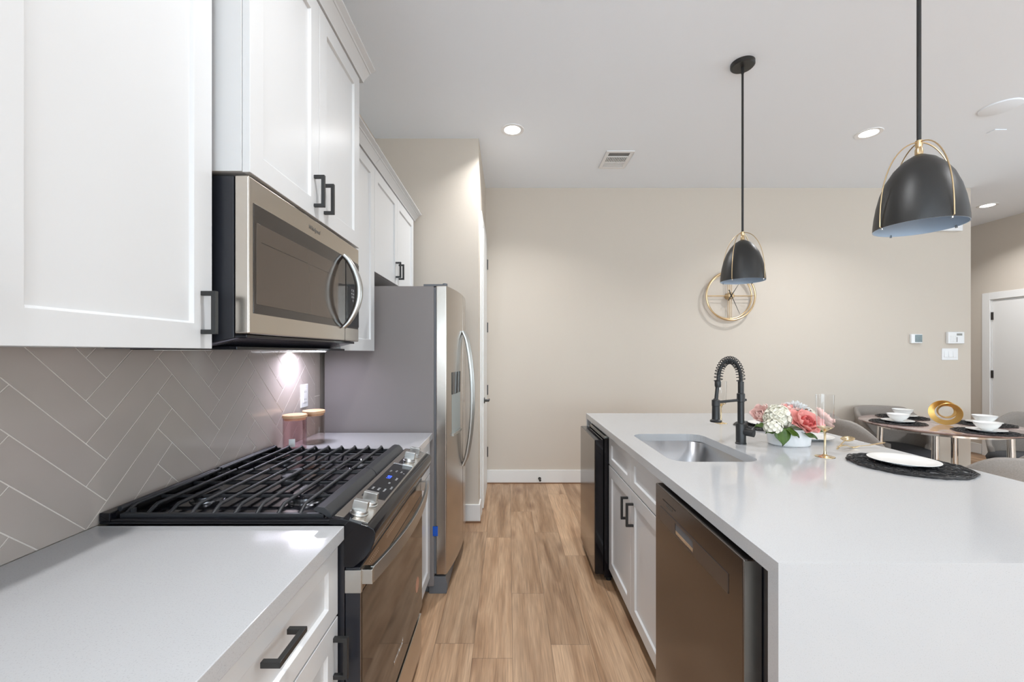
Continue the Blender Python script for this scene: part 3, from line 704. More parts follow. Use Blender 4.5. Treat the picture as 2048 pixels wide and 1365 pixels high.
res = bmesh.ops.triangle_fill(bm, edges=oe + he, use_beauty=True)
faces = [f for f in bm.faces]
ext = bmesh.ops.extrude_face_region(bm, geom=faces)
for v in [g for g in ext['geom'] if isinstance(g, bmesh.types.BMVert)]: v.co.z -= CTH
bmesh.ops.recalc_face_normals(bm, faces=bm.faces)
me = bpy.data.meshes.new('worktop'); bm.to_mesh(me); bm.free(); me.materials.append(M['quartz'])
o = bpy.data.objects.new('worktop', me); COL.objects.link(o); o.parent = t; o.location = -t.location
o = box('waterfall_panel', M['quartz'], t, IX0, IX1, IY0, IY0 + CTH, 0, CT - CTH)
o = box('waterfall_panel', M['quartz'], t, IX0, IX1, IY1 - CTH, IY1, 0, CT - CTH)
# island back panel on the seating side
tag(box('island_back_panel', M['whitebox'], None, 1.31, 1.33, IY0 + CTH, IY1 - CTH, 0, CT - CTH - 0.001), 'white back panel under the seating side of the island', 'panel')
tag(box('filler_panel', M['whitebox'], None, 0.592, 1.2, IY0 + CTH + 0.0005, 0.950, 0, CT - CTH - 0.001), 'narrow white filler between dishwasher and waterfall end', 'panel')
tag(box('filler_panel', M['whitebox'], None, 0.60, 1.2, 2.972, IY1 - CTH - 0.0005, 0, CT - CTH - 0.001), 'white filler at the far end of the island beside the beverage fridge', 'panel')
IF = 0.592
t = thing('sink_base_cabinet', 'white double-door sink cabinet in the island between dishwasher and beverage fridge', 'cabinet', (IF, 1.592, 0), 'white shaker base cabinets')
ya, yb = 1.594, 2.472; ym = (ya + yb) / 2
m = MB(); m.box(IF + 0.021, 1.2, ya, ya + 0.018, 0.10, 0.876); m.box(IF + 0.021, 1.2, yb - 0.018, yb, 0.10, 0.876); m.box(IF + 0.021, 1.2, ya + 0.018, yb - 0.018, 0.10, 0.118)
m.box(1.182, 1.2, ya + 0.018, yb - 0.018, 0.118, 0.876); m.box(IF + 0.021, IF + 0.04, ya + 0.018, yb - 0.018, 0.60, 0.876); m.box(IF + 0.085, 1.2, ya, yb, 0, 0.10)
m.build('cabinet_box', M['whitebox'], t)
for a, b in ((ya, ym), (ym, yb)):
    shaker(MB(), IF, -1, a + 0.0015, b - 0.0015, 0.705, 0.868, rail=0.055, railz=0.042).build('false_drawer_front', M['white'], t, 0.0012)
    d = shaker(MB(), IF, -1, a + 0.0015, b - 0.0015, 0.085, 0.698, rail=0.06).build('door', M['white'], t, 0.0012)
    pull(d, IF, -1, ym - 0.045 if a == ya else ym + 0.045, 0.590, 0.112, True)
# sink
t = thing('kitchen_sink', 'undermount stainless single bowl sink set in the island', 'sink', (SX0, SY0, 0.66))
loops = []; bmv = MB(); n = 28
for (off, z, rr) in ((-0.004, CT - CTH - 0.0005, 0.07), (-0.004, CT - CTH - 0.003, 0.07), (0.0, CT - CTH - 0.006, 0.07), (0.010, 0.715, 0.07), (0.020, 0.697, 0.065), (0.045, 0.688, 0.05)):
    loops.append([(x, y, z) for x, y in rrect(SX0 + off, SX1 - off, SY0 + off, SY1 - off, rr)])
vs = []; fs = []; n = len(loops[0])
for l in loops: vs += l
for i in range(len(loops) - 1):
    for k in range(n): fs.append((i*n + k, i*n + (k+1) % n, (i+1)*n + (k+1) % n, (i+1)*n + k))
fs.append(tuple((len(loops)-1)*n + k for k in range(n)))
MB().add(vs, fs).build('basin', M['sink'], t, angle=60)
MB().lathe([(0.045, 0.6885), (0.043, 0.691), (0.030, 0.6895), (0.0, 0.6885)], ((SX0+SX1)/2 + 0.05, (SY0+SY1)/2, 0), 'z', 28).build('drain', M['chrome'], t)
# dishwasher
DY0, DY1, DWX = 0.992, 1.588, 0.556
t = thing('dishwasher', 'dark stainless dishwasher with pocket handle in the island', 'dishwasher', (DWX, DY0, 0))
box('body', M['blackside'], t, 0.602, 1.19, 0.9515, DY1 - 0.0, 0.03, 0.868)
box('toe_kick', M['darkgap'], t, 0.66, 1.1, DY0, DY1 - 0.006, 0.0, 0.10)
d = box('door', M['steeldw'], t, DWX, 0.600, DY0, DY1 - 0.004, 0.095, 0.869, 0.004, seg=3)
box('door_edge_sheen', M['satin'], d, DWX + 0.002, 0.599, DY0 - 0.0008, DY0 + 0.001, 0.10, 0.866)  # paler steel strip stands in for the waterfall panel's reflection
bandm = steel('dishwasher_band_steel', (0.22, 0.20, 0.195), 0.33, 'y')
bd = MB()
bd.box(DWX - 0.0022, DWX + 0.001, 1.060, 1.260, 0.750, 0.800); bd.box(DWX - 0.0022, DWX + 0.001, 1.395, 1.535, 0.750, 0.800)
bd.box(DWX - 0.0022, DWX + 0.001, 1.260, 1.395, 0.750, 0.757); bd.box(DWX - 0.0022, DWX + 0.001, 1.260, 1.395, 0.793, 0.800)
bd.build('handle_band', bandm, d)
box('pocket_handle', M['chrome'], d, DWX - 0.0012, DWX + 0.0012, 1.262, 1.393, 0.758, 0.770)
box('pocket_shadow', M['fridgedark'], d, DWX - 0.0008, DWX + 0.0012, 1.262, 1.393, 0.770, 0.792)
box('vent_slot', M['darkgap'], d, DWX - 0.0006, DWX + 0.001, 1.395, 1.51, 0.831, 0.834)
text('logo', 'Whirlpool', 0.012, M['inkdark'], d, (DWX - 0.0006, 1.45, 0.822), (0, -1, 0), (0, 0, 1), 0.0003, shear=0.25)
# beverage fridge
BY0, BY1 = 2.485, 2.965
t = thing('beverage_fridge', 'black undercounter beverage fridge with dark glass door at the far end of the island', 'fridge', (0.51, BY0, 0))
box('body', M['enamel'], t, 0.568, 1.10, BY0, BY1, 0.025, 0.850, 0.003)
[MB().lathe([(0.016, 0), (0.014, 0.026)], (x, y, 0), 'z', 12).build('foot', M['darkgap'], t) for x in (0.60, 1.07) for y in (BY0 + 0.03, BY1 - 0.03)]
d = box('door', M['enamel'], t, 0.514, 0.564, BY0, BY1, 0.045, 0.843, 0.004)
box('glass', M['steeldark'], d, 0.510, 0.5145, BY0 + 0.002, BY1 - 0.002, 0.050, 0.841, 0.001)
box('top_trim', M['satin'], t, 0.575, 0.60, BY0 + 0.02, BY1 - 0.02, 0.850, 0.862)

# faucet
FXc, FYc = 1.138, 2.052
t = thing('kitchen_faucet', 'matte black spring-neck kitchen faucet behind the island sink', 'faucet', (FXc, FYc, CT))
m = MB(); m.lathe([(0.0245, CT), (0.0245, CT + 0.006), (0.0225, CT + 0.008), (0.0225, CT + 0.095), (0.0205, CT + 0.099), (0.0150, CT + 0.101), (0.0150, CT + 0.205), (0.018, CT + 0.207), (0.018, CT + 0.245), (0.0135, CT + 0.249), (0.0135, CT + 0.305), (0.0, CT + 0.306)], (FXc, FYc, 0), 'z', 28)
m.build('body', M['black'], t)
lv = MB(); ax = Vector((0.62, -0.78, -0.05)).normalized()
lv.tube([Vector((FXc, FYc, CT + 0.062)) + ax*0.018, Vector((FXc, FYc, CT + 0.062)) + ax*0.060], 0.018, 20)
lv.tube([Vector((FXc, FYc, CT + 0.070)) + ax*0.045, Vector((FXc + 0.045, FYc + 0.045, CT + 0.085)) + ax*0.05, Vector((FXc + 0.058, FYc + 0.05, CT + 0.098)) + ax*0.05], [0.007, 0.006, 0.005], 10)
lv.build('lever_handle', M['black'], t)
HX, HY = 1.012, 2.045
# hose centreline: rises from the column, arches over to the spray head
A0 = Vector((FXc, FYc, CT + 0.30)); path = []
for k in range(41):
    a = PI * k / 40; r = (FXc - HX - 0.012) / 2
    cx = FXc - r; path.append(Vector((cx + r*math.cos(a), FYc + (HY - FYc) * k / 40, CT + 0.305 + 0.105 * math.sin(a) ** 0.9)))
down = [Vector((HX + 0.010 - 0.010 * (k/8), HY, CT + 0.305 - 0.10 * k/8)) for k in range(1, 9)]
m = MB(); m.tube(path + down, 0.0085, 12); m.build('hose', M['black'], t)
# coil
sp = []; turns = 22; tot = len(path) + 2
full = path
def along(f):
    q = f * (len(full) - 1); i = min(int(q), len(full) - 2); return full[i].lerp(full[i+1], q - i), (full[i+1] - full[i]).normalized()
for k in range(turns * 12 + 1):
    f = k / (turns * 12); p, tg = along(f); nrm = Vector((0, 1, 0)); nrm = (nrm - tg * nrm.dot(tg)).normalized(); b = tg.cross(nrm)
    a = 2*PI*k/12; sp.append(p + (nrm*math.cos(a) + b*math.sin(a)) * 0.0185)
m = MB(); m.tube(sp, 0.0021, 6); m.build('spring', M['black'], t)
m = MB(); m.lathe([(0.0125, CT + 0.278), (0.0145, CT + 0.285), (0.0145, CT + 0.303), (0.0125, CT + 0.309)], (HX + 0.010, HY, 0), 'z', 20)
m.build('hose_collar', M['black'], t)
m = MB(); m.lathe([(0.0, CT + 0.108), (0.026, CT + 0.108), (0.027, CT + 0.116), (0.018, CT + 0.122), (0.017, CT + 0.185), (0.0185, CT + 0.187), (0.0185, CT + 0.215), (0.012, CT + 0.218), (0.010, CT + 0.222), (0, CT + 0.222)], (HX, HY, 0), 'z', 24)
m.build('spray_head', M['black'], t)
m = MB(); m.tube([(HX + 0.01, HY, CT + 0.205), (FXc, FYc, CT + 0.215)], 0.0065, 10); m.tube([(FXc + 0.015, FYc, CT + 0.215), (FXc + 0.026, FYc, CT + 0.215)], 0.006, 10); m.build('support_arm', M['black'], t)

# ------------------------------------------------------------------ pendants, ceiling fixtures
def pendant(loc, rot, label):
    t = thing('pendant_light', label, 'pendant lamp', (0, 0, 0), 'black dome pendants over the island')
    ZR = 1.785; H = 0.245
    MB().lathe([(0.0, CEIL - 0.024), (0.060, CEIL - 0.024), (0.066, CEIL - 0.018), (0.066, CEIL), (0, CEIL)], (0, 0, 0), 'z', 36).build('canopy', M['shade_out'], t)
    MB().lathe([(0.0, CEIL - 0.06), (0.009, CEIL - 0.06), (0.009, CEIL - 0.022)], (0, 0, 0), 'z', 16).build('canopy_joint', M['shade_out'], t)
    MB().lathe([(0.0062, 2.075), (0.0062, CEIL - 0.05)], (0, 0, 0), 'z', 14).build('rod', M['shade_out'], t)
    MB().lathe([(0.0, ZR + H), (0.011, ZR + H), (0.011, ZR + H + 0.018), (0.008, 2.055), (0.010, 2.060), (0.010, 2.078), (0, 2.078)], (0, 0, 0), 'z', 16).build('stem', M['brass'], t)
    base = [(0.120, 0), (0.1195, 0.07), (0.117, 0.18), (0.1115, 0.33), (0.102, 0.50), (0.087, 0.67), (0.067, 0.81), (0.043, 0.92), (0.018, 0.985), (0.0, 1.0)]
    o1 = MB().lathe([(r, ZR + H*h) for r, h in base], (0, 0, 0), 'z', 48, caps=False).build('shade', M['shade_out'], t, angle=60)
    MB().lathe([(0.120, ZR), (0.1175, ZR)] + [(max(0, r - 0.003), ZR + (H - 0.004)*h) for r, h in base[1:]], (0, 0, 0), 'z', 48, caps=False).build('shade_lining', M['shade_in'], o1, angle=60, label='slate grey inside of the shade')
    for q in (0, PI/2):
        pts = []
        for k in range(33):
            a = PI * k / 32; x = 0.1235 * math.cos(a); e = abs(math.sin(a)) ** 0.82
            pts.append((x * (1 - 0.0 * e), 0, ZR + 0.004 + 0.284 * e))
        pts = [(0.116, 0, ZR + 0.001)] + pts + [(-0.116, 0, ZR + 0.001)]
        pts = [(x*math.cos(q), x*math.sin(q), z) for x, y, z in pts]
        MB().tube(pts, 0.0020, 8).build('hoop', M['brass'], t, label='thin brass wire hoop')
    for k in range(4):
        a = k * PI/2; MB().lathe([(0.0035, -0.004), (0.0035, 0.006), (0.0, 0.007)], (0.1165*math.cos(a), 0.1165*math.sin(a), ZR - 0.001), 'z', 8).build('clip', M['chrome'], t)
    MB().lathe([(0, ZR + H - 0.02), (0.014, ZR + H - 0.02), (0.016, ZR + H - 0.07), (0.026, ZR + H - 0.10), (0.028, ZR + H - 0.125), (0.016, ZR + H - 0.148), (0, ZR + H - 0.152)], (0, 0, 0), 'z', 20).build('bulb', M['plastic'], t)
    t.location = loc; t.rotation_euler = (0, 0, rot)
pendant((1.39, 1.419, 0), R(-5), 'black dome pendant with brass hoops nearest the viewer at the right')
pendant((1.39, 2.488, 0), R(-55), 'farther black dome pendant with brass hoops in front of the clock')

def downlight(x, y, label, pw=17):
    t = thing('recessed_light', label, 'ceiling light', (x, y, CEIL), 'recessed ceiling lights')
    MB().lathe([(0.062, CEIL), (0.062, CEIL - 0.003), (0.088, CEIL - 0.005), (0.090, CEIL)], (x, y, 0), 'z', 36, loop=True).build('trim_ring', M['plastic'], t)
    MB().lathe([(0.0, CEIL - 0.002), (0.064, CEIL - 0.002), (0.064, CEIL)], (x, y, 0), 'z', 32).build('lens', M['lens'], t)
    l = area('downlight', (x, y, CEIL - 0.008), (0, 0, 0), 0.12, 0.12, pw, (0.965, 0.98, 1.0), 128, 'DISK')
downlight(0.03, 3.23, 'lit recessed ceiling light above the aisle between refrigerator and island', 17)
downlight(2.82, 3.28, 'lit recessed ceiling light between the two pendants')
downlight(5.59, 4.89, 'lit recessed ceiling light at the far right toward the hallway')
downlight(0.03, 0.95, 'extra unseen ceiling light above the camera end of the aisle', 16)  # out-of-view lights from here on are extras added to brighten the room
downlight(2.82, 0.70, 'extra unseen ceiling light above the seating side of the island')
downlight(0.03, -1.50, 'added unseen ceiling light behind the viewpoint on the kitchen side', 33)  # ceiling lights behind the camera, added as fill
downlight(2.82, -1.60, 'added unseen ceiling light behind the viewpoint on the living side', 33)
downlight(5.2, 1.2, 'extra unseen ceiling light beyond the right side of the view')
downlight(0.03, -4.2, 'added unseen ceiling light far behind the viewpoint, kitchen side', 33)
downlight(3.6, -4.2, 'added unseen ceiling light far behind the viewpoint, middle of the living room', 33)
# register
def cy2(px, py): d = FPX * (CEIL - EYE) / (706 - py); return ((px - 1017) * d / FPX, d)
t = thing('ceiling_vent', 'white square air register in the ceiling left of the far pendant', 'vent', (0.93, 3.73, CEIL))
vx0, vx1, vy0, vy1 = 0.835, 1.075, 3.56, 3.90
m = MB(); m.box(vx0, vx1, vy0, vy0+0.03, CEIL-0.008, CEIL); m.box(vx0, vx1, vy1-0.03, vy1, CEIL-0.008, CEIL); m.box(vx0, vx0+0.03, vy0+0.03, vy1-0.03, CEIL-0.008, CEIL); m.box(vx1-0.03, vx1, vy0+0.03, vy1-0.03, CEIL-0.008, CEIL)
m.build('frame', M['plastic'], t, 0.002)
box('duct_backing', mat('vent_grey', (0.18, 0.18, 0.18), 0.7), t, vx0+0.03, vx1-0.03, vy0+0.03, vy1-0.03, CEIL-0.003, CEIL)
m = MB()
for k in range(12):
    x = vx0 + 0.036 + k * 0.0150; m.box(x, x + 0.006, vy0 + 0.11, vy0 + 0.20, CEIL-0.009, CEIL-0.003)
m.box(vx0+0.03, vx1-0.03, vy0+0.095, vy0+0.11, CEIL-0.008, CEIL-0.003); m.box(vx0+0.03, vx1-0.03, vy0+0.20, vy0+0.215, CEIL-0.008, CEIL-0.003)
for k in range(4): y = vy0 + 0.225 + k*0.022; m.box(vx0+0.03, vx1-0.03, y, y+0.012, CEIL-0.008, CEIL-0.003)
m.build('louver', M['plastic'], t)
t = MB().lathe([(0.0, CEIL - 0.010), (0.100, CEIL - 0.010), (0.106, CEIL - 0.007), (0.108, CEIL), (0, CEIL)], (3.44, 2.93, 0), 'z', 40).build('smoke_detector', M['ceil'])
tag(t, 'round flat ceiling disc at the upper right of the view', 'smoke detector')
t = MB().box(3.74, 3.83, 3.22, 3.28, CEIL - 0.006, CEIL).build('ceiling_plate', M['ceil'], bevel=0.002)
tag(t, 'tiny rectangular ceiling plate just beyond the round ceiling disc', 'cover plate')

# ------------------------------------------------------------------ back wall things
def bw(px, py, d=YB): return ((px - 1017) * d / FPX, EYE - (py - 706) * d / FPX)
CXk, CZk = bw(1461, 592, 4.31)
t = thing('wall_clock', 'round open brass wall clock with black hands below the far pendant', 'clock', (CXk, YB, CZk))
def ring(r, y, tr, name='ring', squash=1):
    pts = [(CXk + r*math.cos(2*PI*k/56), y, CZk + r*math.sin(2*PI*k/56)) for k in range(56)]
    return MB().tube(pts, tr, 8, closed=True).build(name, M['brass'], t)
ring(0.250, YB - 0.065, 0.0095); ring(0.234, YB - 0.030, 0.0075)
m = MB()
for a in (0, 90, 180, 270):
    c, s_ = math.cos(R(a)), math.sin(R(a))
    for y, rr in ((YB - 0.062, 0.255), (YB - 0.030, 0.238)):
        if a in (90, 270):
            for off in (-0.010, 0.010): m.tube([(CXk + off, y, CZk + s_*0.03), (CXk + off, y, CZk + s_*rr)], 0.0028, 6)
        else: m.tube([(CXk + c*0.03, y, CZk), (CXk + c*rr, y, CZk)], 0.0032, 6)
m.build('spoke', M['brass'], t)
MB().lathe([(0.0, -0.073), (0.028, -0.073), (0.034, -0.068), (0.034, 0.0)], (CXk, YB - 0.001, CZk), 'y', 24).build('hub', M['brass'], t)
def hand(a, l, back, wd):
    c, s_ = math.cos(R(a)), math.sin(R(a))
    n = (-s_, c); y = YB - 0.080
    pl = [(CXk - c*back + n[0]*wd*1.6, CZk - s_*back + n[1]*wd*1.6), (CXk + c*l + n[0]*wd*0.5, CZk + s_*l + n[1]*wd*0.5), (CXk + c*l - n[0]*wd*0.5, CZk + s_*l - n[1]*wd*0.5), (CXk - c*back - n[0]*wd*1.6, CZk - s_*back - n[1]*wd*1.6)]
    MB().prism(pl, 'y', y, y + 0.003).build('hand', M['hard_black'], t)
hand(58, 0.14, 0.06, 0.0032); hand(-66, 0.205, 0.065, 0.0028)
x, z = bw(1829.5, 678)
t = thing('thermostat', 'small square white thermostat with dark screen on the back wall', 'thermostat', (x, YB, z))
box('case', M['plastic'], t, x - 0.058, x + 0.058, YB - 0.026, YB, z - 0.048, z + 0.048, 0.006, seg=3)
box('screen', M['greyglass'], t, x - 0.022, x + 0.052, YB - 0.0275, YB - 0.024, z - 0.036, z + 0.040, 0.001)
x, z = bw(1907, 676)
t = thing('alarm_keypad', 'white alarm keypad above the light switches', 'keypad', (x, YB, z))
box('case', M['plastic'], t, x - 0.084, x + 0.084, YB - 0.030, YB, z - 0.062, z + 0.060, 0.006, seg=3)
box('screen', M['lcd'], t, x + 0.002, x + 0.058, YB - 0.0315, YB - 0.028, z + 0.022, z + 0.044)
m = MB()
for r_ in range(4):
    for c_ in range(3): m.box(x - 0.062 + c_*0.022, x - 0.048 + c_*0.022, YB - 0.032, YB - 0.029, z - 0.044 + r_*0.018, z - 0.034 + r_*0.018)
m.build('keys', M['trim'], t, 0.001)
box('side_keys', M['lcd'], t, x + 0.000, x + 0.008, YB - 0.0315, YB - 0.029, z - 0.046, z + 0.006)
x, z = bw(1899, 709)
t = thing('light_switch_plate', 'white three-gang light switch plate below the alarm keypad', 'switch', (x, YB, z))
box('plate', M['plastic'], t, x - 0.084, x + 0.084, YB - 0.006, YB, z - 0.061, z + 0.061, 0.003)
for k in (-1, 0, 1):
    MB().prism([(YB - 0.005, z - 0.034), (YB - 0.011, z - 0.030), (YB - 0.007, z + 0.034), (YB - 0.005, z + 0.034)], 'x', x + k*0.046 - 0.0165, x + k*0.046 + 0.0165).build('rocker', M['plastic'], t, 0.0006)
x, z = bw(1894, 450)
t = tag(box('door_chime', M['plastic'], None, x - 0.12, x + 0.12, YB - 0.045, YB, z - 0.075, z + 0.075, 0.006), 'white chime box high on the back wall behind the near pendant', 'chime')
x, z = bw(1079, 957)
t = thing('door_stop', 'small black door stop on the back baseboard', 'door stop', (x, YB - 0.014, z))
MB().lathe([(0.016, 0), (0.014, -0.006), (0.006, -0.008), (0.006, -0.05)], (x, YB - 0.014, z), 'y', 16).build('stem', M['hard_black'], t)
MB().lathe([(0.006, -0.05), (0.012, -0.052), (0.012, -0.068), (0.0, -0.070)], (x, YB - 0.014, z), 'y', 16).build('bumper', M['hard_black'], t)
# outlet on the backsplash
oy, oz = 2.172, 1.137
t = thing('wall_outlet', 'white outlet plate on the herringbone tile above the jars', 'outlet', (WL, oy, oz))
box('plate', M['plastic'], t, WL + 0.009, WL + 0.015, oy - 0.037, oy + 0.037, oz - 0.060, oz + 0.060, 0.003)
box('receptacle', M['plastic'], t, WL + 0.014, WL + 0.018, oy - 0.017, oy + 0.017, oz - 0.034, oz + 0.034, 0.001)
m = MB()
for dz_ in (-0.022, 0.016):
    for dy_ in (-0.006, 0.006): m.box(WL + 0.0175, WL + 0.0184, oy + dy_ - 0.0012, oy + dy_ + 0.0012, oz + dz_, oz + dz_ + 0.008)
m.build('slots', M['inkdark'], t)

# ------------------------------------------------------------------ jars
def jar(x, y, gm, label):
    t = thing('glass_jar', label, 'jar', (x, y, CT), 'glass jars with bamboo lids')
    h = 0.148; r = 0.050
    MB().lathe([(0, CT + 0.001), (r - 0.004, CT + 0.001), (r, CT + 0.005), (r, CT + h), (r - 0.0025, CT + h), (r - 0.0025, CT + 0.008), (0, CT + 0.007)], (x, y, 0), 'z', 40).build('glass_body', gm, t)
    MB().lathe([(0, CT + h - 0.010), (r - 0.003, CT + h - 0.010), (r - 0.003, CT + h), (r + 0.002, CT + h + 0.001), (r + 0.002, CT + h + 0.012), (r, CT + h + 0.014), (0, CT + h + 0.014)], (x, y, 0), 'z', 40).build('lid', M['lid'], t, label='bamboo lid')
    return t
t = jar(-0.984, 1.930, M['pinkglass'], 'pink glass jar with bamboo lid and small label, nearer the range')
q = [(-0.984 + 0.0508*math.cos(a), 1.930 + 0.0508*math.sin(a)) for a in [R(-62 - 6*k) for k in range(6)]]
m = MB(); m.add([(x, y, CT + 0.022) for x, y in q] + [(x, y, CT + 0.058) for x, y in q], [(k, k+1, k+7, k+6) for k in range(5)]); m.build('sticker', M['plastic'], t, label='small white sticker')
jar(-0.962, 2.070, M['smokeglass'], 'pale smoky glass jar with bamboo lid behind the pink jar')

# ------------------------------------------------------------------ island table ware
random.seed(7)
def make_mat_mesh():
    rnd = random.Random(11); mb = MB(); RR = 0.19
    for k in range(95):
        rr = RR * math.sqrt(rnd.random()) * 0.82; a = rnd.random() * 2*PI; cx, cy_ = rr*math.cos(a), rr*math.sin(a)
        lr = min(rnd.uniform(0.022, 0.06), RR - rr); n = 14; ph = rnd.random() * 6; e = rnd.uniform(0.6, 1.0); rt = rnd.random()*PI
        pts = []
        for i in range(n):
            b = 2*PI*i/n; u, v = lr*math.cos(b), lr*e*math.sin(b); w_ = 1 + 0.08*math.sin(3*b + ph)
            pts.append((cx + (u*math.cos(rt) - v*math.sin(rt))*w_, cy_ + (u*math.sin(rt) + v*math.cos(rt))*w_, 0.0045 + 0.0022*math.sin(2*b + ph)))
        mb.tube(pts, 0.0021, 5, closed=True)
    for k in range(4):
        n = 60; ph = rnd.random()*6; pts = []
        for i in range(n):
            b = 2*PI*i/n; r_ = RR - 0.003 - 0.005*k + 0.004*math.sin(11*b + ph); pts.append((r_*math.cos(b), r_*math.sin(b), 0.0042 + 0.0018*math.sin(17*b + ph)))
        mb.tube(pts, 0.0024, 5, closed=True)
    return mb
mat_src = make_mat_mesh().build('placemat', M['mat'], weld=False)
def place_mat(x, y, z, label, group, first=[True], rot=0):
    o = mat_src if first[0] else mat_src.copy()
    if not first[0]: COL.objects.link(o)
    first[0] = False
    o.location = (x, y, z); o.rotation_euler = (0, 0, rot); tag(o, label, 'placemat', group)
place_mat(1.572, 1.652, CT, 'woven black round placemat at the near corner of the island under a plate', 'woven black placemats')
place_mat(1.565, 2.515, CT, 'woven black round placemat at the far side of the island behind the faucet', 'woven black placemats', rot=1.2)
plate_prof = [(0, 0.0), (0.055, 0.0), (0.058, 0.003), (0.075, 0.006), (0.110, 0.014), (0.111, 0.016), (0.108, 0.0165), (0.074, 0.009), (0.058, 0.006), (0, 0.0055)]
plate_src = MB().lathe(plate_prof, (0, 0, 0), 'z', 48).build('plate', M['china'])
PFIRST = [True]
def place_plate(x, y, z, label, group):
    o = plate_src if PFIRST[0] else plate_src.copy()
    if not PFIRST[0]: COL.objects.link(o)
    PFIRST[0] = False; o.location = (x, y, z); tag(o, label, 'plate', group)
place_plate(1.565, 1.662, CT + 0.0085, 'white plate on the near island placemat', 'white plates')
place_plate(1.565, 2.52, CT + 0.0085, 'white plate on the far island placemat behind the flowers', 'white plates')
place_plate(1.563, 2.185, CT + 0.0002, 'white plate lying directly on the island beside the flower bowl', 'white plates')

def flute(x, y, label):
    t = thing('champagne_flute', label, 'glass', (x, y, CT), 'gold-stemmed champagne flutes')
    m = MB(); m.lathe([(0.0, 0.0), (0.037, 0.0005), (0.0365, 0.002), (0.014, 0.005), (0.006, 0.012), (0.0042, 0.03), (0.0038, 0.09), (0.0055, 0.105), (0.014, 0.116), (0.027, 0.124), (0.0285, 0.128), (0.012, 0.123), (0, 0.120)], (x, y, CT), 'z', 32)
    m.build('stem', M['gold'], t, label='gold stem and foot')
    prof = [(0.0287, 0.126), (0.0305, 0.150), (0.0315, 0.20), (0.0335, 0.266), (0.0325, 0.266), (0.0305, 0.20), (0.0295, 0.150), (0.0275, 0.129), (0, 0.127)]
    vs = []; fs = []; seg = 48
    for (r, h) in prof:
        for k in range(seg):
            a = 2*PI*k/seg; rr = r * (1 + (0.025 * math.cos(12*a) if h < 0.262 and r > 0 else 0)); vs.append((x + rr*math.cos(a), y + rr*math.sin(a), CT + h))
    for i in range(len(prof) - 1):
        for k in range(seg): fs.append((i*seg+k, i*seg+(k+1) % seg, (i+1)*seg+(k+1) % seg, (i+1)*seg+k))
    MB().add(vs, fs).build('bowl', M['fluteglass'], t, label='ribbed clear glass bowl')
flute(1.357, 1.797, 'gold-stemmed champagne flute right of the flower bowl')
flute(1.345, 2.652, 'gold-stemmed champagne flute behind the faucet')

# cutlery by the plate
t = thing('gold_spoon', 'gold spoon lying beside the flower bowl on the island', 'spoon', (1.60, 2.03, CT), 'gold cutlery')
m = MB(); vs = []; fs = []; n = 20; rings = [(0.0, -0.006), (0.4, -0.005), (0.75, -0.001), (1.0, 0.005)]
for (rr, hh) in rings:
    for k in range(n): a = 2*PI*k/n; vs.append((0.040*rr*math.cos(a), 0.028*rr*math.sin(a), hh + 0.0))
for i in range(3):
    for k in range(n): fs.append((i*n+k, i*n+(k+1) % n, (i+1)*n+(k+1) % n, (i+1)*n+k))
m.add(vs, fs); s0 = len(m.v)
m.tube([(-0.032, 0, 0.005), (-0.05, 0, 0.009), (-0.10, 0, 0.008), (-0.17, 0, 0.002)], [0.003, 0.0024, 0.0028, 0.0042], 8)
m.xform(Matrix.Translation((1.648, 2.035, CT + 0.024)) @ Matrix.Rotation(R(38), 4, 'Z') @ Matrix.Rotation(R(-8), 4, 'Y'))
o = m.build('spoon_body', M['gold'], t); o.modifiers.new('solid', 'SOLIDIFY').thickness = 0.0012
t = thing('gold_fork', 'gold fork with broad handle reaching to the seating edge of the island', 'fork', (1.62, 1.98, CT), 'gold cutlery')
m = MB(); m.prism([(-0.005, -0.008), (0.005, -0.008), (0.004, 0.008), (-0.004, 0.008)], 'x', -0.01, 0.012)
m = MB()
def ribbon(pts, wd, th):
    q = MB()
    for (a, b, wa, wb) in [(pts[i], pts[i+1], wd[i], wd[i+1]) for i in range(len(pts)-1)]:
        v = [(a[0], -wa, a[1]), (a[0], wa, a[1]), (b[0], wb, b[1]), (b[0], -wb, b[1])]
        v += [(p[0], p[1], p[2] + th) for p in v]
        q.add(v, [(0,3,2,1),(4,5,6,7),(0,1,5,4),(1,2,6,5),(2,3,7,6),(3,0,4,7)])
    return q
m = ribbon([(-0.04, 0.012), (-0.02, 0.003), (0.0, 0.004), (0.02, 0.009), (0.07, 0.013), (0.14, 0.024)], [0.009, 0.011, 0.007, 0.003, 0.004, 0.0065], 0.0022)
for y_ in (-0.0075, -0.0025, 0.0025, 0.0075): m.tube([(-0.038, y_, 0.013), (-0.06, y_, 0.015), (-0.085, y_, 0.008)], [0.0016, 0.0014, 0.0009], 6)
m.xform(Matrix.Translation((1.618, 1.955, CT)) @ Matrix.Rotation(R(3), 4, 'Z'))
m.build('fork_body', M['gold'], t)

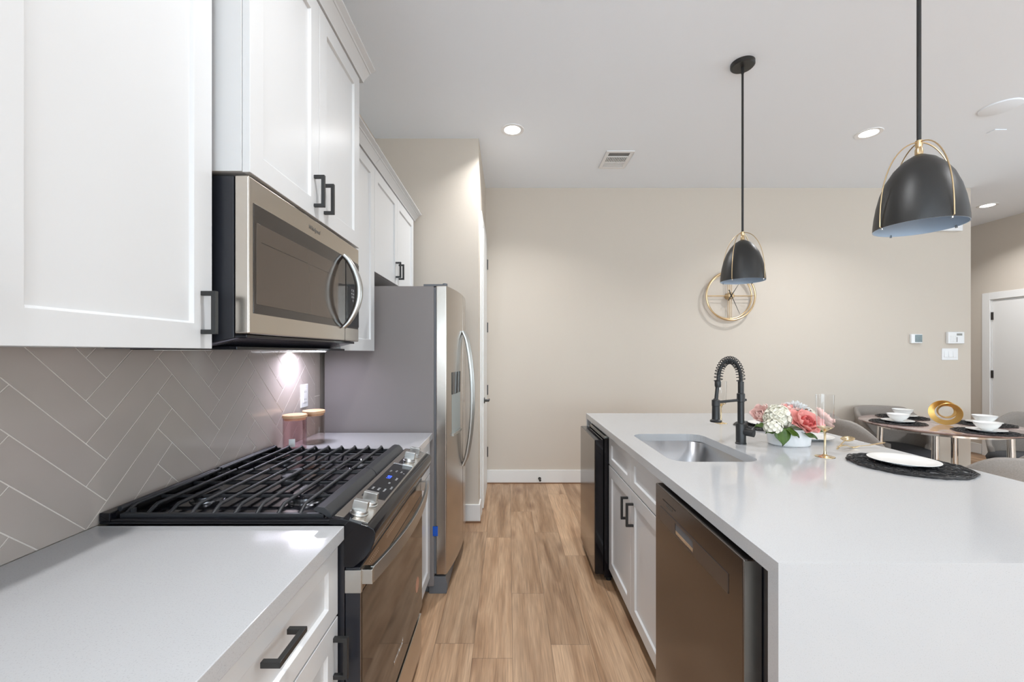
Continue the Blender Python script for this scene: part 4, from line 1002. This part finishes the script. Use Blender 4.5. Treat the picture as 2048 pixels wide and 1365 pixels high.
# ------------------------------------------------------------------ flower bowl
BX, BY = 1.368, 2.045
t = thing('flower_bowl', 'white oval bowl of pink, coral and white flowers on the island', 'flowers', (BX, BY, CT))
MB().lathe([(0.0, CT), (0.088, CT), (0.093, CT + 0.004), (0.0965, CT + 0.04), (0.0975, CT + 0.082), (0.094, CT + 0.082), (0.092, CT + 0.04), (0.085, CT + 0.008), (0, CT + 0.008)], (BX, BY, 0), 'z', 48, 1.0, 0.82).build('bowl', M['planter'], t)
MB().lathe([(0.0, CT + 0.085), (0.06, CT + 0.083), (0.091, CT + 0.074), (0.091, CT + 0.07)], (BX, BY, 0), 'z', 32, 1.0, 0.82).build('moss', M['leaf'], t)
def petal(mb, base, d, up, length, width, cup=0.35, curl=0.2, n=5, ruf=0.0, rnd=random):
    """petal growing from base along direction d, cupped towards up"""
    d = Vector(d).normalized(); up = Vector(up); up = (up - d*up.dot(d)).normalized(); s_ = d.cross(up)
    vs = []; ph = rnd.random()*6
    for i in range(n + 1):
        a = i / n; wdt = width * math.sin(PI * min(1, 0.12 + a * 0.80)) ** 0.7 * 0.5
        for j in range(-2, 3):
            b = j / 2
            p = Vector(base) + d * (length * (a - 0.08*b*b)) + s_ * (wdt * b) + up * (length * (curl * a*a + cup * b*b * 0.35*(1 - 0.4*a)) + ruf*length*math.sin(5*b + ph)*a)
            vs.append(p)
    fs = [(i*5+j, i*5+j+1, (i+1)*5+j+1, (i+1)*5+j) for i in range(n) for j in range(4)]
    mb.add(vs, fs)
def basis(n):
    n = Vector(n).normalized(); a = n.orthogonal().normalized(); return n, a, n.cross(a)
def rose(c, nrm, r, layers, mats, name, seed, open_=1.0):
    rnd = random.Random(seed); n, a, b = basis(nrm)
    first = None
    groups = {}
    for li, (cnt, tilt, ln, wd, mi) in enumerate(layers):
        mb = groups.setdefault(mi, MB())
        for k in range(cnt):
            th = 2*PI*(k + 0.5*li)/cnt + rnd.uniform(-0.2, 0.2); rd = a*math.cos(th) + b*math.sin(th)
            tl = R(tilt + rnd.uniform(-8, 8)); d = rd*math.cos(tl) + n*math.sin(tl)
            petal(mb, Vector(c) + rd * r*0.08, d, n*math.cos(tl) - rd*math.sin(tl), r*ln*rnd.uniform(0.9, 1.1), r*wd, 0.9, 0.28 if tilt < 50 else 0.35, ruf=0.06, rnd=rnd)
    root = None
    for mi, mb in groups.items():
        o = mb.build(name if root is None else 'inner_petals', mats[mi], t if root is None else root, angle=80)
        o.modifiers.new('s', 'SOLIDIFY').thickness = 0.0006
        if root is None: root = o
    return root
def hydrangea(c, r, m_, seed, cnt=60, name='hydrangea', z_lo=-0.5):
    rnd = random.Random(seed); mb = MB()
    for k in range(cnt):
        zz = 1 - (1 - z_lo) * (k + 0.5)/cnt; ph = k * 2.39996; rr = math.sqrt(max(0, 1 - zz*zz)); n = Vector((rr*math.cos(ph), rr*math.sin(ph), zz))
        p = Vector(c) + n * r * rnd.uniform(0.86, 1.02); _, a, b = basis(n); o0 = rnd.random()*PI
        for q in range(4):
            th = o0 + q*PI/2; d = (a*math.cos(th) + b*math.sin(th)) + n*rnd.uniform(0.0, 0.35)
            petal(mb, p, d, n, r*0.33, r*0.50, 0.5, 0.15, n=3, ruf=0.05, rnd=rnd)
    mb.lathe([(0, -r*0.72), (r*0.6, -r*0.4), (r*0.78, 0), (r*0.6, r*0.4), (0, r*0.72)], c, 'z', 12)
    o = mb.build(name, m_, t, angle=80); return o
def mum(c, nrm, r, m_, seed):
    rnd = random.Random(seed); n, a, b = basis(nrm); mb = MB()
    for li, tilt in enumerate((5, 22, 40, 58, 75)):
        cnt = 22 - 3*li
        for k in range(cnt):
            th = 2*PI*(k + 0.5*li)/cnt + rnd.uniform(-0.1, 0.1); rd = a*math.cos(th) + b*math.sin(th); tl = R(tilt + rnd.uniform(-6, 6))
            petal(mb, Vector(c), rd*math.cos(tl) + n*math.sin(tl), n*math.cos(tl) - rd*math.sin(tl), r*(1.0 - 0.09*li)*rnd.uniform(0.9, 1.1), r*0.20, 0.6, 0.15, n=3, rnd=rnd)
    mb.build('chrysanthemum', m_, t, angle=80)
L3 = [(7, 8, 1.05, 1.05, 0), (7, 28, 0.95, 0.95, 0), (6, 48, 0.80, 0.80, 1), (5, 66, 0.62, 0.65, 1), (4, 80, 0.48, 0.5, 1)]
def fp(px, py, d): return Vector(((px - 1017) * d / FPX, d, EYE - (py - 706) * d / FPX))
hydrangea(fp(1556, 836, 2.02), 0.054, M['cream'], 3, 70)
hydrangea(fp(1546, 855, 1.975), 0.036, M['cream'], 4, 40)
rose(fp(1605, 851, 1.985), (0.12, -0.72, 0.66), 0.072, L3, [M['coralpale'], M['coral']], 'peony', 5)
rose(fp(1524, 836, 2.14), (-0.50, -0.60, 0.45), 0.062, [(6, 35, 1.1, 1.1, 0), (6, 55, 1.0, 0.95, 0), (5, 72, 0.85, 0.7, 1), (4, 82, 0.7, 0.5, 1)], [M['pink'], M['pink']], 'rose', 6)
rose(fp(1641, 841, 2.06), (0.75, -0.25, 0.6), 0.052, L3, [M['pink'], M['coralpale']], 'rose', 8)
rose(fp(1577, 824, 2.10), (0.0, -0.2, 1), 0.045, L3, [M['pink'], M['coralpale']], 'rose', 9)
mum(fp(1592, 822, 2.11), (0.1, -0.35, 1), 0.062, M['palewhite'], 10)
hydrangea(fp(1612, 832, 2.15), 0.040, M['cream'], 12, 36)
hydrangea(fp(1540, 838, 2.14), 0.042, M['palewhite'], 13, 36)
rnd = random.Random(5); mb = MB(); c = fp(1614, 828, 2.02)
for k in range(46):
    v = Vector((rnd.gauss(0, 1), rnd.gauss(0, 1), rnd.gauss(0, 1))).normalized() * rnd.uniform(0.008, 0.024); p = c + Vector((v.x*1.1, v.y, v.z))
    mb.lathe([(0, -0.0035), (0.0028, -0.002), (0.0034, 0), (0.0026, 0.0022), (0, 0.0034)], p, 'z', 7); mb.tube([c, p], 0.0006, 4)
mb.build('berry_cluster', M['berry'], t)
mb = MB(); c = fp(1531, 812, 2.05)
for k in range(8):
    v = Vector((rnd.uniform(-1, 1), rnd.uniform(-1, 1), rnd.uniform(-0.2, 1))) * 0.010; mb.lathe([(0, -0.003), (0.003, 0), (0, 0.003)], c + v, 'z', 7); mb.tube([fp(1540, 830, 2.05), c + v], 0.0008, 4)
mb.build('bud_sprig', M['pink'], t)
def leaf(base, d, up, ln, wd, curl):
    mb = MB(); n = 8; d = Vector(d).normalized(); up = Vector(up); up = (up - d*up.dot(d)).normalized(); s_ = d.cross(up); vs = []
    for i in range(n + 1):
        a = i/n; w_ = wd * (math.sin(PI*min(1, a*0.93 + 0.07)) ** 0.9) * (1 - 0.25*a)
        for b in (-1, -0.5, 0, 0.5, 1): vs.append(Vector(base) + d*ln*a + s_*w_*b*0.5 + up*(-curl*a*a*ln + 0.12*wd*abs(b) + 0.004*math.sin(9*a)*abs(b)))
    mb.add(vs, [(i*5+j, i*5+j+1, (i+1)*5+j+1, (i+1)*5+j) for i in range(n) for j in range(4)])
    o = mb.build('leaf', M['leaf'], t, angle=80); o.modifiers.new('s', 'SOLIDIFY').thickness = 0.0008
leaf(fp(1560, 858, 1.975), (-0.05, -0.55, -0.62), (0, -0.7, 0.7), 0.075, 0.085, 0.5)
leaf(fp(1572, 860, 1.965), (0.55, -0.35, -0.20), (0.0, -0.6, 0.8), 0.060, 0.050, 0.4)
leaf(fp(1545, 860, 1.99), (-0.75, -0.4, -0.10), (0.0, -0.6, 0.8), 0.048, 0.045, 0.3)
leaf(fp(1600, 864, 1.975), (0.75, -0.35, -0.18), (0, -0.6, 0.8), 0.075, 0.045, 0.3)
leaf(fp(1530, 852, 2.03), (-0.95, 0.1, 0.1), (0, -0.3, 0.9), 0.045, 0.04, 0.4)
leaf(fp(1625, 860, 2.05), (0.9, -0.2, 0.0), (0, -0.3, 0.9), 0.055, 0.040, 0.3)

# ------------------------------------------------------------------ dining set
TX, TY, TZ = 3.69, 3.58, 0.752
t = thing('dining_table', 'round mauve marble dining table on chrome tube legs', 'table', (TX, TY, 0))
MB().lathe([(0.0, TZ - 0.022), (0.515, TZ - 0.022), (0.537, TZ - 0.012), (0.540, TZ - 0.004), (0.537, TZ), (0, TZ)], (TX, TY, 0), 'z', 72).build('tabletop', M['marble'], t)
for a in (31, 132, 220, 310):
    c, s_ = math.cos(R(a)), math.sin(R(a)); MB().tube([(TX + 0.385*c, TY + 0.385*s_, TZ - 0.022), (TX + 0.40*c, TY + 0.40*s_, 0.0)], 0.024, 18).build('leg', M['chrome'], t)
m = MB(); m.lathe([(0.40, TZ - 0.05), (0.42, TZ - 0.05), (0.42, TZ - 0.023), (0.40, TZ - 0.023)], (TX, TY, 0), 'z', 48, loop=True); m.build('apron_ring', M['chrome'], t)

def make_chair():
    t = thing('dining_chair', '', 'chair')
    n = 40; zs = [0.0, 0.15, 0.35, 0.6, 0.85, 1.0]; vs = []
    def top(a):        # a = angle from the back, 0 at the back, pi at the front
        q = min(1, max(0, (a - R(48)) / R(92))); q = q*q*(3 - 2*q); return 0.805 * (1 - q) + 0.50 * q
    def pt(a, f, inner):
        zt = top(abs(a)); z = 0.385 + (zt - 0.385) * f
        r = 0.235 + 0.055 * ((z - 0.385) / 0.42) ** 0.8; r -= (0.036 if inner else 0)
        fl = 1 - 0.10 * max(0, abs(a) - R(90)) / R(50)
        return (-r * math.cos(a) * 1.0 * fl, r * math.sin(a) * 1.08, z)
    cols = [R(-138) + R(276) * i / n for i in range(n + 1)]
    prof = [(f, False) for f in zs] + [(1.0, 'mid')] + [(f, True) for f in zs[::-1]]
    for a in cols:
        for f, inn in prof:
            if inn == 'mid':
                p, q = pt(a, 1, False), pt(a, 1, True); vs.append(((p[0]+q[0])/2, (p[1]+q[1])/2, p[2] + 0.012))
            else: vs.append(pt(a, f, inn))
    m_ = len(prof); fs = []
    for i in range(n):
        for j in range(m_): fs.append((i*m_ + j, i*m_ + (j+1) % m_, (i+1)*m_ + (j+1) % m_, (i+1)*m_ + j))
    fs.append(tuple(range(m_))); fs.append(tuple(n*m_ + j for j in range(m_-1, -1, -1)))
    MB().add(vs, fs).build('backrest', M['chair'], t, angle=80)
    MB().lathe([(0, 0.375), (0.20, 0.375), (0.232, 0.388), (0.240, 0.42), (0.225, 0.455), (0.18, 0.468), (0, 0.472)], (0.02, 0, 0), 'z', 40, 1.05, 1.0, 2.4).build('seat', M['chairdark'], t, angle=70)
    for sx in (-1, 1):
        for sy in (-1, 1): MB().tube([(sx*0.14, sy*0.14, 0.376), (sx*0.22, sy*0.21, 0.0)], [0.014, 0.009], 12).build('leg', M['black'], t)
    return t
ch = make_chair()
for i, (x, y, a, lab) in enumerate([(2.98, 3.52, -22, 'grey tub dining chair on the island side of the table'), (3.735, 4.06, -91, 'grey tub dining chair with its back to the far wall'),
                                    (2.72, 2.42, 110, 'grey tub dining chair nearest the viewer at the right edge'), (4.55, 3.64, 185, 'grey tub dining chair at the right side of the table by the hallway')]):
    o = ch if i == 0 else copy_tree(ch)
    o.location = (x, y, 0); o.rotation_euler = (0, 0, R(a)); tag(o, lab, 'chair', 'grey tub chairs around the dining table')
bowl_prof = [(0, 0.0), (0.030, 0.0), (0.032, 0.005), (0.055, 0.022), (0.072, 0.046), (0.078, 0.062), (0.0755, 0.062), (0.069, 0.046), (0.052, 0.025), (0.030, 0.010), (0, 0.009)]
bowl_src = None
for (x, y, who) in ((3.38, 3.64, 'nearest the island'), (3.70, 3.94, 'nearest the far wall'), (3.65, 3.20, 'nearest the viewer'), (4.03, 3.55, 'farthest to the right')):
    place_mat(x, y, TZ, 'woven black placemat on the dining table, %s' % who, 'woven black placemats', rot=x*3)
    place_plate(x, y, TZ + 0.0085, 'white plate under a bowl on the dining table, %s' % who, 'white plates')
    if bowl_src is None: bowl_src = o = MB().lathe(bowl_prof, (0, 0, 0), 'z', 44).build('bowl', M['china'])
    else: o = bowl_src.copy(); COL.objects.link(o)
    o.location = (x + 0.01, y + 0.005, TZ + 0.0145); tag(o, 'white bowl on a plate on the dining table, %s' % who, 'bowl', 'white bowls')
# twisted ring sculpture: a ribbon that winds round twice, one wide loop and one small loop
m = MB(); n = 160; vs = []; fs = []
SC = Vector((3.69, 3.54, TZ + 0.108)); vr = Vector((0.72, -0.70, 0)).normalized(); vn = Vector((-0.70, -0.72, 0)).normalized(); vu = Vector((0, 0, 1))
def kp(i):
    a = 4*PI*i/n; b = a/2 + R(60); r_ = 0.070 + 0.022*math.cos(b)
    c0 = vr*(r_*0.98*math.cos(a) + 0.004) + vu*(r_*0.98*math.sin(a)) + vn*(0.026*math.sin(b)); return c0, b, a
for i in range(n):
    c0, b, a = kp(i); rd = vr*math.cos(a) + vu*math.sin(a); tw = (1 - math.cos(b))/2 * R(85)
    d = rd*math.cos(tw) + vn*math.sin(tw); e = -rd*math.sin(tw) + vn*math.cos(tw)
    for (u, v) in ((-1, -1), (1, -1), (1, 1), (-1, 1)): vs.append(SC + c0 + d*0.020*u + e*0.003*v)
for i in range(n):
    j = (i+1) % n
    for k in range(4): fs.append((i*4+k, i*4+(k+1) % 4, j*4+(k+1) % 4, j*4+k))
zmin = min(v.z for v in vs); vs = [v + Vector((0, 0, TZ - zmin)) for v in vs]
tag(m.add(vs, fs).build('ring_sculpture', M['goldmatte'], angle=60), 'gold twisted ring sculpture at the centre of the dining table', 'sculpture')
